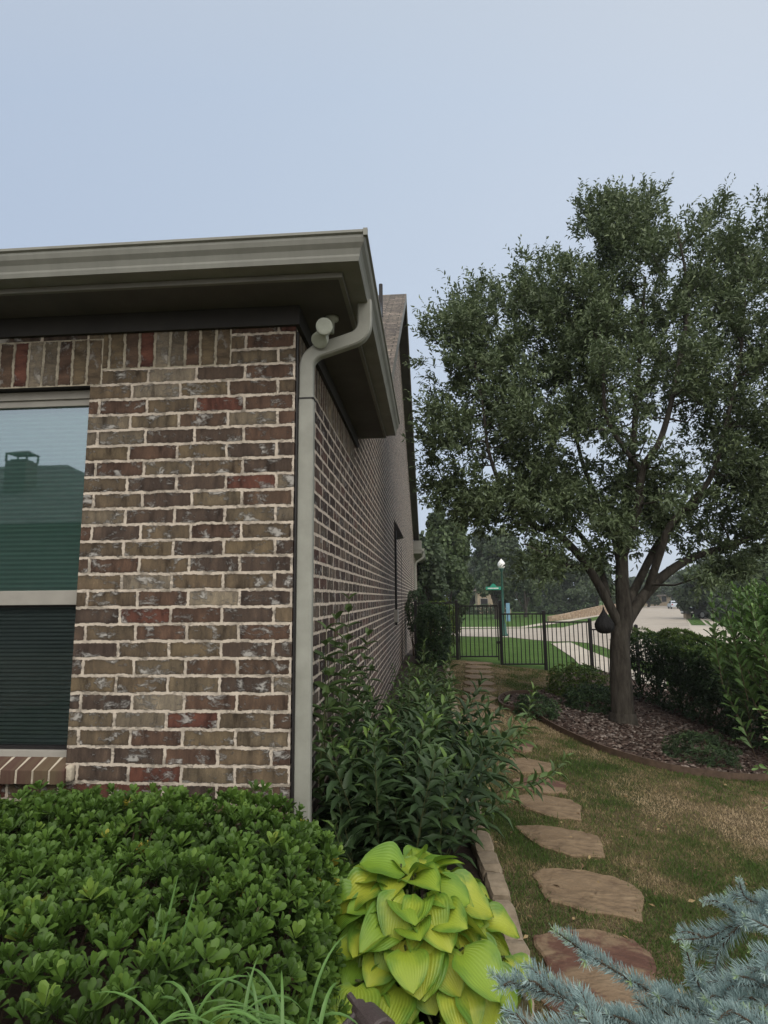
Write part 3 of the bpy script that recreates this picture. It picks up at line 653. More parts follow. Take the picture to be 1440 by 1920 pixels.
# ================================================================= stepping stones, block edging, steel edging, mulch
def slab(name, pts, th, mat, label, cat, group, jag=.012, sub=3):
    c = np.mean(np.array(pts), 0)
    poly = []
    n = len(pts)
    for i in range(n):
        a = np.array(pts[i]); b_ = np.array(pts[(i+1) % n])
        for k in range(sub):
            q = a+(b_-a)*k/sub; q[:2] += rng.normal(size=2)*jag*.6; poly.append(q)
    mb = MB(); m_ = len(poly)
    top = [(q[0]-c[0], q[1]-c[1], float(H(q[0], q[1]))+th-c[2]) for q in poly]
    inn = [((q[0]-c[0])*.95, (q[1]-c[1])*.95, float(H(q[0], q[1]))+th+.006-c[2]+rng.normal()*.002) for q in poly]
    bot = [(q[0]-c[0], q[1]-c[1], float(H(q[0], q[1]))-.03-c[2]) for q in poly]
    mb.v = inn+top+bot
    mb.f = [list(range(m_))]+[[m_+i, m_+(i+1) % m_, (i+1) % m_, i] for i in range(m_)]+[[2*m_+i, 2*m_+(i+1) % m_, m_+(i+1) % m_, m_+i] for i in range(m_)]
    mb.uv = [[(0, 0)]*len(f) for f in mb.f]
    o = mb.build(name, mat, fixn=True, loc=tuple(map(float, c))); tag(o, label, cat, group); return o
SG = 'stepping stones in the lawn'
near = [
 ([(1000, 1762), (1045, 1745), (1120, 1748), (1190, 1768), (1230, 1800), (1235, 1860), (1180, 1915), (1080, 1925), (1012, 1880), (1025, 1820)], M_STONER, 'large flagstone with a rust-red patch, half under the blue cedar'),
 ([(1000, 1636), (1050, 1632), (1110, 1640), (1175, 1656), (1208, 1685), (1203, 1732), (1150, 1722), (1090, 1712), (1030, 1695), (1012, 1668)], M_STONE, 'wide pointed tan flagstone, second from the blue cedar'),
 ([(965, 1553), (1030, 1552), (1090, 1562), (1126, 1574), (1134, 1612), (1070, 1608), (1012, 1592)], M_STONE, 'tan slanted flagstone, third from the blue cedar'),
 ([(962, 1497), (1020, 1495), (1070, 1503), (1092, 1516), (1088, 1542), (1030, 1534), (985, 1520)], M_STONE, 'pale oval flagstone, fourth from the blue cedar'),
 ([(960, 1464), (1010, 1461), (1060, 1470), (1062, 1490), (1010, 1490), (965, 1480)], M_STONER, 'reddish-brown flagstone just past the overhanging green leaves'),
 ([(940, 1428), (985, 1424), (1035, 1434), (1034, 1451), (980, 1452), (945, 1444)], M_STONE, 'pale tan flagstone beside the dark leafy shrub'),
 ([(962, 1396), (985, 1393), (1001, 1399), (998, 1412), (965, 1410)], M_STONER, 'small red flagstone at the outer tip of the leafy shrub')]
stonepolys = []
for px, mt, lb in near:
    pts = GP(px, .0); stonepolys.append(np.array(pts)[:, :2]); slab('flagstone', pts, .012, mt, lb, 'stepping stone', SG)
far_rows = [1368, 1347, 1328, 1311, 1296, 1283, 1271, 1261, 1252.5, 1245]
words = ['first', 'second', 'third', 'fourth', 'fifth', 'sixth', 'seventh', 'eighth', 'ninth', 'tenth']
for i, yy in enumerate(far_rows):
    hh = (yy-1225)*.055+1.1; xl = 872-(yy-1245)*.08; xr = 924+(yy-1245)*.13
    pts = GP([(xl, yy-hh*.6), (xl+18, yy-hh), (xr-12, yy-hh*.8), (xr, yy), (xr-8, yy+hh*.8), (xl+14, yy+hh), (xl+2, yy+hh*.3)])
    stonepolys.append(np.array(pts)[:, :2])
    lab = 'tan flagstone step right in front of the metal gate' if i == 9 else 'tan flagstone in the row leading to the gate, %s counted back from the gate' % words[9-i]
    slab('flagstone', pts, .022, M_STONE, lab, 'stepping stone', SG)
# block edging of the house bed
path = [(.47, -1.45), (.62, -1.2), (.80, -.95), (.93, -.6), (.985, -.2), (.975, .3), (.945, .8), (.925, 1.3), (.93, 2), (.94, 3), (.95, 5), (.97, 8), (.985, 11.3)]
pa = np.array(path); seg = np.linalg.norm(np.diff(pa, axis=0), axis=1); cum = np.concatenate([[0], np.cumsum(seg)])
s = 0; k = 0
while s < cum[-1]-.3:
    L = rng.uniform(.24, .42)
    a = [np.interp(s+.008, cum, pa[:, j]) for j in (0, 1)]; b_ = [np.interp(s+L-.008, cum, pa[:, j]) for j in (0, 1)]
    d = np.array(b_)-np.array(a); ln = np.linalg.norm(d); ang = math.atan2(d[1], d[0])
    mid = (np.array(a)+np.array(b_))/2
    mb = MB(); hw = .05+rng.uniform(-.006, .01); hh = .085+rng.uniform(-.01, .015)
    sx = 5
    for iy in (0, 1, 2):
        pass
    # rounded block, tessellated and roughened
    vs = []; fs_ = []
    prof8 = [(-hw, -.05), (-hw, hh*.75), (-hw*.8, hh), (hw*.8, hh), (hw, hh*.75), (hw, -.05)]
    for ix in range(sx+1):
        u = (ix/sx-.5)*ln; tap = .86 if ix in (0, sx) else 1
        for (yy_, zz_) in prof8: vs.append((u, yy_*tap+rng.normal()*.003, zz_*(tap if zz_ > 0 else 1)+rng.normal()*.003))
    for ix in range(sx):
        for j in range(5): fs_.append((ix*6+j, ix*6+j+1, (ix+1)*6+j+1, (ix+1)*6+j))
    fs_.append(tuple(range(6))[::-1]); fs_.append(tuple(sx*6+j for j in range(6)))
    mb.add(vs, fs_); o = mb.build('edging_block', M_EDGE, fixn=True, loc=(float(mid[0]), float(mid[1]), float(H(*mid))-.01)); o.rotation_euler.z = ang
    tag(o, 'rough tan stone block in the edging between house bed and lawn', 'edging block', 'stone blocks edging the house bed'); k += 1; s += L
# mulch bed and its steel edging
edge_px = [(1520, 1462), (1440, 1465), (1385, 1464), (1330, 1458), (1270, 1449), (1200, 1432), (1130, 1410), (1080, 1388), (1040, 1368), (1003, 1347), (968, 1337), (945, 1330), (935, 1320), (942, 1309), (965, 1303), (1000, 1302)]
E_ = GP(edge_px)
bed = E_+GP([(1030, 1290), (1060, 1262), (1140, 1262)])+[np.array([5.6, 11.5, 0]), np.array([6.4, 11.5, 0]), np.array([5.2, 2.0, 0])]
sheet('mulch_bed', bed, M_MULCH, .02)
ed = MB(); 
def smooth_path(pts, n=4):
    pts = [np.array(p, float) for p in pts]; out_ = []
    for i in range(len(pts)-1):
        p0 = pts[max(i-1, 0)]; p1 = pts[i]; p2 = pts[i+1]; p3 = pts[min(i+2, len(pts)-1)]
        for k in range(n):
            t = k/n; out_.append(.5*((2*p1)+(-p0+p2)*t+(2*p0-5*p1+4*p2-p3)*t*t+(-p0+3*p1-3*p2+p3)*t**3))
    out_.append(pts[-1]); return out_
sp_ = smooth_path(E_, 5)
for i in range(len(sp_)-1):
    a, b_ = sp_[i], sp_[i+1]; za, zb = float(H(a[0], a[1])), float(H(b_[0], b_[1]))
    d = np.array([b_[0]-a[0], b_[1]-a[1]]); n_ = np.array([-d[1], d[0]])/max(np.linalg.norm(d), 1e-6)*.008
    ed.add([(a[0]-n_[0], a[1]-n_[1], za-.05), (b_[0]-n_[0], b_[1]-n_[1], zb-.05), (b_[0]-n_[0], b_[1]-n_[1], zb+.07), (a[0]-n_[0], a[1]-n_[1], za+.07),
            (a[0]+n_[0], a[1]+n_[1], za-.05), (b_[0]+n_[0], b_[1]+n_[1], zb-.05), (b_[0]+n_[0], b_[1]+n_[1], zb+.07), (a[0]+n_[0], a[1]+n_[1], za+.07)],
           [(0, 1, 2, 3), (5, 4, 7, 6), (3, 2, 6, 7)])
M_RUST = surf('rusty_edging', [(.3, (.055, .036, .026)), (.7, (.12, .08, .056))], scale=12, rough=.8, bump=.3)
tag(ed.build('bed_edging', M_RUST), 'curved brown strip edging between the lawn and the oak mulch bed', 'edging')

def inpoly(x, y, poly):
    poly = np.asarray(poly)[:, :2]; n = len(poly); r = np.zeros(len(x), bool); j = n-1
    for i in range(n):
        xi, yi = poly[i]; xj, yj = poly[j]
        c = ((yi > y) != (yj > y)) & (x < (xj-xi)*(y-yi)/(yj-yi+1e-12)+xi); r ^= c; j = i
    return r
bedP = np.array([q[:2] for q in bed])
# chips (uncountable) and pebbles
x = rng.uniform(1.3, 6.3, 60000); y = rng.uniform(1.5, 11, 60000); k = inpoly(x, y, bedP); x, y = x[k], y[k]
w_ = np.exp(-((x-3)**2+(y-4.5)**2)/18) > rng.random(len(x)); x, y = x[w_][:22000], y[w_][:22000]
n = len(x); pos = np.stack([x, y, H(x, y)+.022+rng.uniform(0, .02, n)], 1)
T = [(-.5, -.18, 0), (.5, -.22, 0), (.5, .2, .02), (-.5, .22, 0)]
N = unit(n)*.5; N[:, 2] += 1
M_CHIP = leafmat('bark_chips', [(0, (.03, .019, .016)), (.5, (.085, .056, .046)), (.8, (.14, .105, .09)), (1, (.24, .20, .175))], rough=.95, trans=0, spec=.1)
tag(scatter('mulch_chips', T, [(0, 1, 2, 3)], pos, unit(n)*[1, 1, .2], N, rng.uniform(.02, .055, n), rng.random(n), M_CHIP), 'brown bark chips covering the oak bed', 'mulch', kind='stuff')
base = G(1215, 1385); n = 420
ang = rng.uniform(0, 2*np.pi, n); rr_ = np.sqrt(rng.random(n))
x = base[0]+rr_*np.cos(ang)*1.15+.05; y = base[1]+rr_*np.sin(ang)*1.35+.4; k = inpoly(x, y, bedP); x, y = x[k], y[k]; n = len(x)
import itertools
th = [(a, b_) for a in (-60, -20, 20, 60) for b_ in range(0, 360, 60)]
T = [(0, 0, -.5)]+[(.5*math.cos(R(b_))*math.cos(R(a)), .42*math.sin(R(b_))*math.cos(R(a)), .5*math.sin(R(a))) for a, b_ in th]+[(0, 0, .5)]
TF = [(0, 1+(k+1) % 6, 1+k) for k in range(6)]+[(1+r*6+k, 1+r*6+(k+1) % 6, 1+(r+1)*6+(k+1) % 6, 1+(r+1)*6+k) for r in range(3) for k in range(6)]+[(19+k, 19+(k+1) % 6, 25) for k in range(6)]
S = np.stack([rng.uniform(.03, .085, n), rng.uniform(.03, .07, n), rng.uniform(.02, .035, n)], 1)
N = unit(n)*.3; N[:, 2] += 1
M_PEB = leafmat('river_stone', [(0, (.08, .06, .052)), (.5, (.14, .11, .095)), (1, (.25, .21, .185))], rough=.8, trans=0)
tag(scatter('river_stones', T, TF, np.stack([x, y, H(x, y)+.03], 1), unit(n)*[1, 1, .1], N, S, rng.random(n), M_PEB), 'greyish river stones spread around the oak trunk', 'stones', kind='stuff')

# grass
def lawn_noise(x, y):
    out_ = np.empty(len(x))
    for i in range(len(x)):
        out_[i] = noise.fractal((x[i]*1.15, y[i]*1.15, 3.7), 1.0, 2.0, 4)+.55*noise.noise((x[i]*4.5, y[i]*4.5, 1))+.35*noise.noise((x[i]*13, y[i]*13, 4))
    return out_
def grass(x0, x1, y0, y1, n, h0, h1, wd):
    x = rng.uniform(x0, x1, n); y = rng.uniform(y0, y1, n)
    k = ~inpoly(x, y, bedP)
    edge = np.interp(y, pa[:, 1], pa[:, 0])+.05
    k &= (x > edge)
    for q in stonepolys:
        c = q.mean(0); k &= ~inpoly(x, y, c+(q-c)*(.90+.10*noise.noise((c[0]*3, c[1]*3, 1))))
    x, y = x[k], y[k]; n = len(x)
    nz_ = lawn_noise(x, y)
    # dry patch to the right, greener between the stones
    dry = nz_*.9+.35*np.exp(-((x-3.0)**2/1.2+(y-1.6)**2/.7))-.42*np.exp(-((x-2.0)**2/.5+(y-1.0)**2/1.5))-.3*np.exp(-((x-1.15)**2/.06+(y-1)**2/5))-.25*(y < .6)-.12*(y>6)+.16
    r = np.clip(.47+dry*.75+rng.normal(size=n)*.17, 0, 1)
    D = unit(n)*.75; D[:, 2] = np.abs(D[:, 2])+.55
    hgt = rng.uniform(h0, h1, n)*(1.15-.45*r)
    S = np.stack([hgt, np.full(n, wd)*rng.uniform(.7, 1.3, n), hgt], 1)
    N = unit(n)
    pos = np.stack([x, y, H(x, y)-.002], 1)
    return pos, D, N, S, r
T = [(0, -.5, 0), (0, .5, 0), (.55, .4, .08), (.55, -.4, .08), (1, 0, .25)]; TF = [(0, 1, 2, 3), (3, 2, 4)]
M_GRASS = leafmat('grass_blade', [(0, (.055, .100, .022)), (.35, (.095, .140, .038)), (.50, (.19, .170, .075)), (.75, (.34, .26, .15)), (1, (.46, .36, .23))], rough=.7, trans=.25, spec=.15)
A_ = [grass(.95, 3.2, -1.2, 1.6, 85000, .012, .034, .0032), grass(.95, 4.6, -1.2, 6, 9000, .03, .058, .0034), grass(.95, 4.6, 1.6, 5, 60000, .016, .036, .0045), grass(.95, 4.6, 5, 11.8, 36000, .02, .04, .009)]
pos, D, N, S, r = [np.concatenate([a[i] for a in A_]) for i in range(5)]
tag(scatter('grass', T, TF, pos, D, N, S, r, M_GRASS), 'short patchy green and straw coloured turf', 'grass', kind='stuff')
n = 420; x = rng.uniform(1.0, 4.6, n); y = rng.uniform(-.8, 7, n); Nn_ = unit(n)*.5; Nn_[:, 2] += 1
M_LITTER = leafmat('dry_leaf', [(0, (.10, .06, .03)), (.5, (.20, .13, .06)), (1, (.32, .24, .12))], rough=.8, trans=.1)
tag(scatter('fallen_leaves', [(0, 0, 0), (.4, .25, .08), (1, 0, .02), (.4, -.25, .1)], [(0, 3, 2, 1)], np.stack([x, y, H(x, y)+.018], 1), unit(n)*[1, 1, .15], Nn_, rng.uniform(.018, .045, n), rng.random(n), M_LITTER), 'small dry leaves scattered over the lawn', 'leaf litter', kind='stuff')
# ================================================================= vegetation
LANCE = ([(0, 0, 0), (.3, .5, .10), (.3, 0, 0), (.3, -.5, .10), (.68, .36, .04), (.68, 0, -.06), (.68, -.36, .04), (1, 0, -.22)],
         [(0, 2, 1), (0, 3, 2), (1, 2, 5, 4), (2, 3, 6, 5), (4, 5, 7), (5, 6, 7)])
OBOV = ([(0, 0, 0), (.35, .26, .05), (.35, 0, 0), (.35, -.26, .05), (.74, .5, .10), (.74, 0, .02), (.74, -.5, .10), (.96, .26, .06), (1, 0, 0), (.96, -.26, .06)],
        [(0, 2, 1), (0, 3, 2), (1, 2, 5, 4), (2, 3, 6, 5), (4, 5, 8, 7), (5, 6, 9, 8)])
SIMPLE = ([(0, 0, 0), (.45, .5, .06), (1, 0, -.08), (.45, -.5, .06)], [(0, 3, 2, 1)])
def L3(tm, wd): return [(a, b_*wd, c) for a, b_, c in tm[0]], tm[1]

# ---- clipped hedge in the foreground: rosettes over a rounded block
def blockshell(n, x0, x1, y0, y1, z1, rad=.22):
    P_, N_ = [], []
    c = np.array([(x0+x1)/2, (y0+y1)/2]); 
    while len(P_) < n:
        m_ = n*2
        d = unit(m_); d[:, 2] = np.abs(d[:, 2])
        # superellipsoid surface
        a, b_, h_ = (x1-x0)/2, (y1-y0)/2, z1
        e = 7.0
        rr_ = (np.abs(d[:, 0]/a)**e+np.abs(d[:, 1]/b_)**e+np.abs(d[:, 2]/h_)**e)**(-1/e)
        q = d*rr_[:, None]; g = np.sign(q)*np.abs(q/np.array([a, b_, h_]))**(e-1)/np.array([a, b_, h_]); g = nrm(g)
        # area weight
        wgt = rr_**2/np.maximum((g*d).sum(1), .05); keep = rng.random(m_) < wgt/wgt.max()
        P_ += list(q[keep]+np.array([c[0], c[1], 0])); N_ += list(g[keep])
    return np.array(P_[:n]), np.array(N_[:n])
def hedge_rosettes(Pp, Nn, per, size, spread=.9, up=.5):
    n = len(Pp); ax = nrm(Nn*.6+np.array([0, 0, up])+unit(n)*.35)
    t1 = nrm(np.cross(ax, unit(n))); t2 = np.cross(ax, t1)
    pos, D, N, S, r = [], [], [], [], []
    r0 = rng.random(n); sf = rng.uniform(.68, 1.22, n)
    for k in range(per):
        a = 2.4*k+rng.uniform(0, .6, n); el = (.35+.65*(k/per))      # inner leaves more upright
        out_ = (np.cos(a)[:, None]*t1+np.sin(a)[:, None]*t2)
        d = nrm(out_*(spread*(1.15-el*.8))[:, None]*1.0+ax*(el)) if np.ndim(el) else nrm(out_*(spread*(1.25-el))+ax*el)
        pos.append(Pp-ax*(.02*(1-el))+out_*.002); D.append(d); N.append(ax+out_*-.2+unit(n)*.15)
        S.append(size*sf*(1.1-.35*k/per)*rng.uniform(.75, 1.2, n)); r.append(np.clip(r0*.55+.25*k/per+rng.random(n)*.2, 0, 1))
    return [np.concatenate(a) for a in (pos, D, N, S, r)]
M_HEDGE = leafmat('hedge_leaf', [(0, (.10, .065, .03)), (.02, (.035, .068, .015)), (.4, (.072, .140, .024)), (.75, (.115, .205, .036)), (.93, (.17, .26, .045)), (.985, (.30, .29, .04)), (1, (.40, .33, .05))], rough=.5, trans=.28, spec=.3)
hedge = thing('clipped_hedge', 'dense clipped green hedge of small rounded leaves under the window', 'hedge', (-1, -.9, 0))
Pp, Nn = blockshell(7400, -2.6, .285, -2.35, -.03, .68)
nn_ = np.array([noise.noise(tuple(q*3.1)) for q in Pp]); Pp = Pp+Nn*(nn_*.07+.03*np.array([noise.noise(tuple(q*8)) for q in Pp]))[:, None]
Pp[:, 2] = np.maximum(Pp[:, 2], .03)
vis = (Pp[:, 1] > -2.2)
Pp = Pp+rng.normal(size=Pp.shape)*.008+Nn*(np.where(rng.random(len(Pp)) < .12, rng.uniform(.01, .045, len(Pp)), 0))[:, None]
a_ = hedge_rosettes(Pp, Nn, 8, .0385)
T, TF = L3(OBOV, .50)
# occasional yellow sprigs
yl = rng.random(len(Pp)) < .03; r_ = a_[4].reshape(8, -1); r_[:, yl] = np.clip(r_[:, yl]*.3+.78, 0, 1); r_[:, ~yl] *= .93; a_[4] = r_.ravel()
scatter('foliage', T, TF, *a_, M_HEDGE, hedge)
Pq, Nq = blockshell(5200, -2.5, .24, -2.30, -.08, .635); nn_ = np.array([noise.noise(tuple(q*3.1)) for q in Pq]); Pq = Pq+Nq*(nn_*.045)[:, None]
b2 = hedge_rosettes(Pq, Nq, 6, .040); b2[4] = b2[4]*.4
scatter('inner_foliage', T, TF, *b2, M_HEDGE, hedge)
mb = MB()
for k in range(260):
    q = Pp[rng.integers(len(Pp))]; b0 = np.array([q[0]*.8-.2, q[1]*.8-.2, .0]); mid = (b0+q)/2+rng.normal(size=3)*.05
    mb.tube([b0, mid, q], [.006, .004, .002], 4, cap=False)
setparent(mb.build('stems', M_TWIG), hedge)
# dark inner body, so that the hedge is not see-through
# ---- daylily blades in front of the hedge
def strap(mb, base, d, L, wd, droop, n=9):
    d = np.array(d, float); d /= np.linalg.norm(d); side = np.cross(d, [0, 0, 1]); side /= max(np.linalg.norm(side), 1e-6)
    pts = []; p = np.array(base, float); dv = d.copy()
    for i in range(n+1):
        t = i/n; pts.append((p.copy(), wd*(1-t**3)*min(1, .5+t*4)+.0004)); p = p+dv*L/n; dv = dv+np.array([0, 0, -droop/n]); dv /= np.linalg.norm(dv)
    vs = []
    for p, w__ in pts: vs += [p-side*w__, p-np.array([0, 0, w__*.5]), p+side*w__]
    fs_ = []
    for i in range(n): fs_ += [(i*3, i*3+1, i*3+4, i*3+3), (i*3+1, i*3+2, i*3+5, i*3+4)]
    mb.add(vs, fs_)
M_STRAP = surf('daylily_leaf', [(.3, (.05, .11, .025)), (.7, (.10, .20, .045))], scale=6, rough=.45, bump=0, spec=.4)
lily = thing('daylily', 'grass-like daylily blades arching out of the hedge front', 'plant', (0, -1.3, .2))
mb = MB()
cl = [P(470, 1935, -1.55), P(540, 1900, -1.5), P(420, 1925, -1.6), P(600, 1925, -1.5), P(350, 1900, -1.55)]
for k in range(46):
    c = cl[rng.integers(len(cl))]+rng.normal(size=3)*[.05, .04, .01]; c[2] -= .03
    a = rng.uniform(0, 2*np.pi); d = [math.cos(a)*.8, math.sin(a)*.35-.15, rng.uniform(.7, 1.3)]
    strap(mb, c, d, rng.uniform(.11, .22), rng.uniform(.003, .005), rng.uniform(1.4, 3.6))
for (x0, y0, x1, y1) in ((290, 1765, 330, 1650), (320, 1780, 365, 1665), (345, 1790, 385, 1750), (280, 1760, 300, 1700)):
    a = P(x0, y0+70, -1.28); b_ = P(x1, y1, -1.22); strap(mb, a, (b_-a)+[0, 0, .01], np.linalg.norm(b_-a)*1.05, .0045, .25)
setparent(mb.build('leaves', M_STRAP, smooth=True), lily)

# ---- hosta
nu, nv_ = 11, 9
HT, HUV = [], []
for i in range(nu+1):
    u = i/nu
    wv = .46*(math.sin(math.pi*min(1, u**.70))**.60) if 0 < u < 1 else 0.0
    if u < .12: wv = .46*math.sin(math.pi*.12**.70)**.60*(.35+.65*u/.12)
    for j in range(nv_):
        v = -1+2*j/(nv_-1)
        xx = u-(.10*abs(v)**1.5*(1-u)**3)*(1 if u < .5 else 0)
        HT.append((xx, v*wv, .30*wv*abs(v)**1.4-.50*u*u+.16*u+.022*math.sin(11*u+3*v)*abs(v)+.010*math.sin(17*u-2*v)*v*v)); HUV.append((u, v))
HF = [(i*nv_+j, (i+1)*nv_+j, (i+1)*nv_+j+1, i*nv_+j+1) for i in range(nu) for j in range(nv_-1)]
M_HOSTA = leafmat('hosta_leaf', [(0, (.17, .31, .032)), (.5, (.31, .40, .04)), (1, (.44, .46, .055))], rough=.42, trans=.25, spec=.4, uvvein=True)
hosta = thing('hosta', 'large chartreuse hosta with broad ribbed leaves at the house corner', 'plant', (.6, -.4, 0))
HC = np.array([.56, -.36, .12])
pos, D, N, S, r = [], [], [], [], []; stems = MB()
lay = [(6, .42, .05, .6), (13, .39, .13, .35), (19, .34, .22, .05), (23, .27, .30, -.25), (24, .18, .34, -.5), (20, .09, .35, -.6), (14, .02, .32, -.6)]
for (cnt, hz, rad, tilt) in lay:
    for k in range(cnt):
        a = 2*np.pi*(k+rng.uniform(-.35, .35))/cnt+hz*7
        dr = np.array([math.cos(a), math.sin(a), 0]); a2 = a+rng.uniform(-.5, .5); d2_ = np.array([math.cos(a2), math.sin(a2), 0])
        p = HC+dr*rad*rng.uniform(.7, 1.1)+[0, 0, hz*rng.uniform(.88, 1.08)-.08]
        d = d2_+np.array([0, 0, tilt+rng.uniform(-.35, .35)]); pos.append(p-d*.02); D.append(d); N.append(np.array([0, 0, 1])+dr*(.5)+rng.normal(size=3)*.25)
        sz = rng.uniform(.115, .170); S.append([sz, sz*rng.uniform(1.1, 1.4), sz*rng.uniform(.6, 1.7)]); r.append(rng.uniform(0, 1))
        b0 = HC+dr*.04-[0, 0, .12]; mid = (b0+p)/2+[0, 0, .05]; stems.tube([b0, mid, p-d*.02], [.006, .005, .004], 5, cap=False)
for k in range(26):          # the lit front of the clump
    a = R(-90+rng.uniform(-75, 75)); hz = rng.uniform(.12, .40); rad = np.interp(hz, [.1, .4], [.27, .13])
    dr = np.array([math.cos(a), math.sin(a), 0]); p = HC+dr*rad+[0, 0, hz-.06]; a2 = a+rng.uniform(-.7, .7)
    d = np.array([math.cos(a2), math.sin(a2), rng.uniform(-.6, .3)]); pos.append(p); D.append(d); N.append(np.array([0, 0, 1])+dr*.6+rng.normal(size=3)*.25)
    sz = rng.uniform(.11, .155); S.append([sz, sz*rng.uniform(1.1, 1.4), sz*rng.uniform(.6, 1.7)]); r.append(rng.uniform(0, 1))
    b0 = HC+dr*.04-[0, 0, .12]; stems.tube([b0, (b0+p)/2+[0, 0, .05], p], [.006, .005, .004], 5, cap=False)
pos = np.array(pos)-[0, 0, .02]
scatter('leaves', HT, HF, pos, D, N, S, r, M_HOSTA, hosta, tuv=HUV)
setparent(stems.build('stems', M_STEM), hosta)

# ---- leafy shrub by the side wall (lance leaves, several clumps)
def leafy(name, label, cat, stems_, tm, wd, lsize, mat, gap=.035, per=2, ang=.9, stemr=.004, ltaper=.5, droop=.25, start=.25, group=None, stemmat=None, rbias=None):
    c0 = np.mean([s_[0] for s_ in stems_], 0)
    root = thing(name, label, cat, (c0[0], c0[1], float(H(c0[0], c0[1]))), group)
    pos, D, N, S, r = [], [], [], [], []; mb = MB()
    for si, st in enumerate(stems_):
        pts = smooth_path([np.array(q, float) for q in st], 6); pts = np.array(pts)
        sg = np.linalg.norm(np.diff(pts, axis=0), axis=1); cu = np.concatenate([[0], np.cumsum(sg)]); Lt = cu[-1]
        mb.tube(list(pts), list(np.linspace(stemr, stemr*.4, len(pts))), 5, cap=False)
        s = Lt*start; phi = rng.uniform(0, 6.28); base_r = rng.random()
        while s < Lt:
            t = s/Lt; p = np.array([np.interp(s, cu, pts[:, j]) for j in range(3)]); p2 = np.array([np.interp(min(s+.02, Lt), cu, pts[:, j]) for j in range(3)]); p1 = np.array([np.interp(max(s-.02, 0), cu, pts[:, j]) for j in range(3)])
            tg = (p2-p1)/max(np.linalg.norm(p2-p1), 1e-6); a1 = np.cross(tg, [.3, .2, 1]); a1 /= max(np.linalg.norm(a1), 1e-6); a2 = np.cross(tg, a1)
            phi += 1.57 if per == 2 else 2.4
            for j in range(per):
                q = phi+2*np.pi*j/per+rng.uniform(-.3, .3); o_ = math.cos(q)*a1+math.sin(q)*a2
                an = ang*(1.0-.55*max(0, t-.75)/.25)
                d = o_*math.sin(an)+tg*math.cos(an)+np.array([0, 0, -droop*rng.uniform(.3, 1.2)])
                pos.append(p); D.append(d); N.append(tg+np.array([0, 0, .6])+rng.normal(size=3)*.2)
                S.append(lsize*(1-ltaper*max(0, t-.7)/.3)*rng.uniform(.75, 1.15)); 
                rb = rbias[si] if rbias is not None else 0
                r.append(np.clip(.15+.35*base_r+.35*max(0, t-.75)/.25+rng.uniform(-.12, .12)+rb, 0, 1))
            s += gap*rng.uniform(.8, 1.25)
    T, TF = L3(tm, wd)
    scatter('foliage', T, TF, pos, D, N, S, r, mat, root)
    setparent(mb.build('stems', stemmat or M_STEM), root)
    return root
M_LEAFD = leafmat('dark_shrub_leaf', [(0, (.024, .044, .020)), (.35, (.044, .080, .032)), (.65, (.070, .122, .040)), (.85, (.12, .20, .048)), (1, (.18, .29, .06))], rough=.5, trans=.2, spec=.35)
st = []; rb = []
for k in range(92):
    y = rng.uniform(.25, 2.2); x = rng.uniform(.15, .85); hgt = rng.uniform(.38, .86)*(1.06-.12*abs(x-.45))
    if y > 1.3: hgt *= 1.1
    ln = np.array([(x-.5)*.55+rng.normal()*.10+.06, -.12+rng.normal()*.12, 0])
    b0 = np.array([.5+(x-.5)*.6, y, 0.02]); tip = np.array([x, y, hgt])+ln; mid = (b0+tip)/2+[0, 0, .06]
    tip[0] = max(tip[0], .04); mid[0] = max(mid[0], .04)
    st.append([b0, mid, tip]); rb.append(0.0 if rng.random() > .06 else .15)
for k in range(45):
    y = rng.uniform(.15, 1.2); x = rng.uniform(.06, .3); hgt = rng.uniform(.25, .62)
    b0 = np.array([x+.1, y, 0.02]); tip = np.array([x, y-.05, hgt]); st.append([b0, (b0+tip)/2+[0, 0, .03], tip]); rb.append(-.05)
leafy('leafy_shrub', 'dark green bushy shrub with lance-shaped leaves between side wall and path', 'shrub', st, LANCE, .31, .155, M_LEAFD, gap=.050, rbias=rb)
# bright new shoots in front of it
st = []
for (x, y, Y, yb) in [(690, 1365, 1.0, 1520), (735, 1330, 1.1, 1500), (820, 1345, 1.2, 1500), (860, 1350, 1.4, 1480), (800, 1310, 1.6, 1480), (820, 1490, .75, 1600), (755, 1530, .6, 1620), (880, 1430, .95, 1560), (905, 1480, .9, 1590), (760, 1390, .9, 1550), (700, 1440, .6, 1580)]:
    a = P(x-15, yb, Y); b_ = P(x, y, Y); st.append([a, (a+b_)/2+[.0, 0, .01], b_])
leafy('leafy_shrub', 'bright green young shoots standing out in front of the dark bushy shrub', 'shrub', st, LANCE, .30, .125, M_LEAFD, gap=.045, start=.3, rbias=[.5]*len(st))
# tall sparse stems close to the wall
st = []
for (x0, y0, x1, y1, Y) in [(645, 1420, 655, 1105, 1.15), (600, 1450, 598, 1175, .55), (620, 1450, 630, 1150, .8), (655, 1420, 690, 1190, 1.4), (640, 1430, 645, 1200, .9), (606, 1460, 618, 1240, .5), (660, 1400, 700, 1240, 1.5), (590, 1470, 612, 1290, .4), (690, 1400, 660, 1215, 1.5)]:
    a = P(x0, y0, Y); b_ = P(x1, y1, Y); a[0] = max(a[0], .06); b_[0] = max(b_[0], .07); mid = (a+b_)/2; st.append([a, mid, b_])
M_LEAFW = leafmat('wall_plant_leaf', [(0, (.045, .078, .028)), (.5, (.078, .128, .038)), (1, (.13, .21, .05))], rough=.5, trans=.25)
leafy('tall_stemmed_plant', 'tall thin stems with broad leaves against the side wall by the downspout', 'plant', st, LANCE, .42, .145, M_LEAFW, gap=.080, start=.05, ang=1.0, droop=.35)
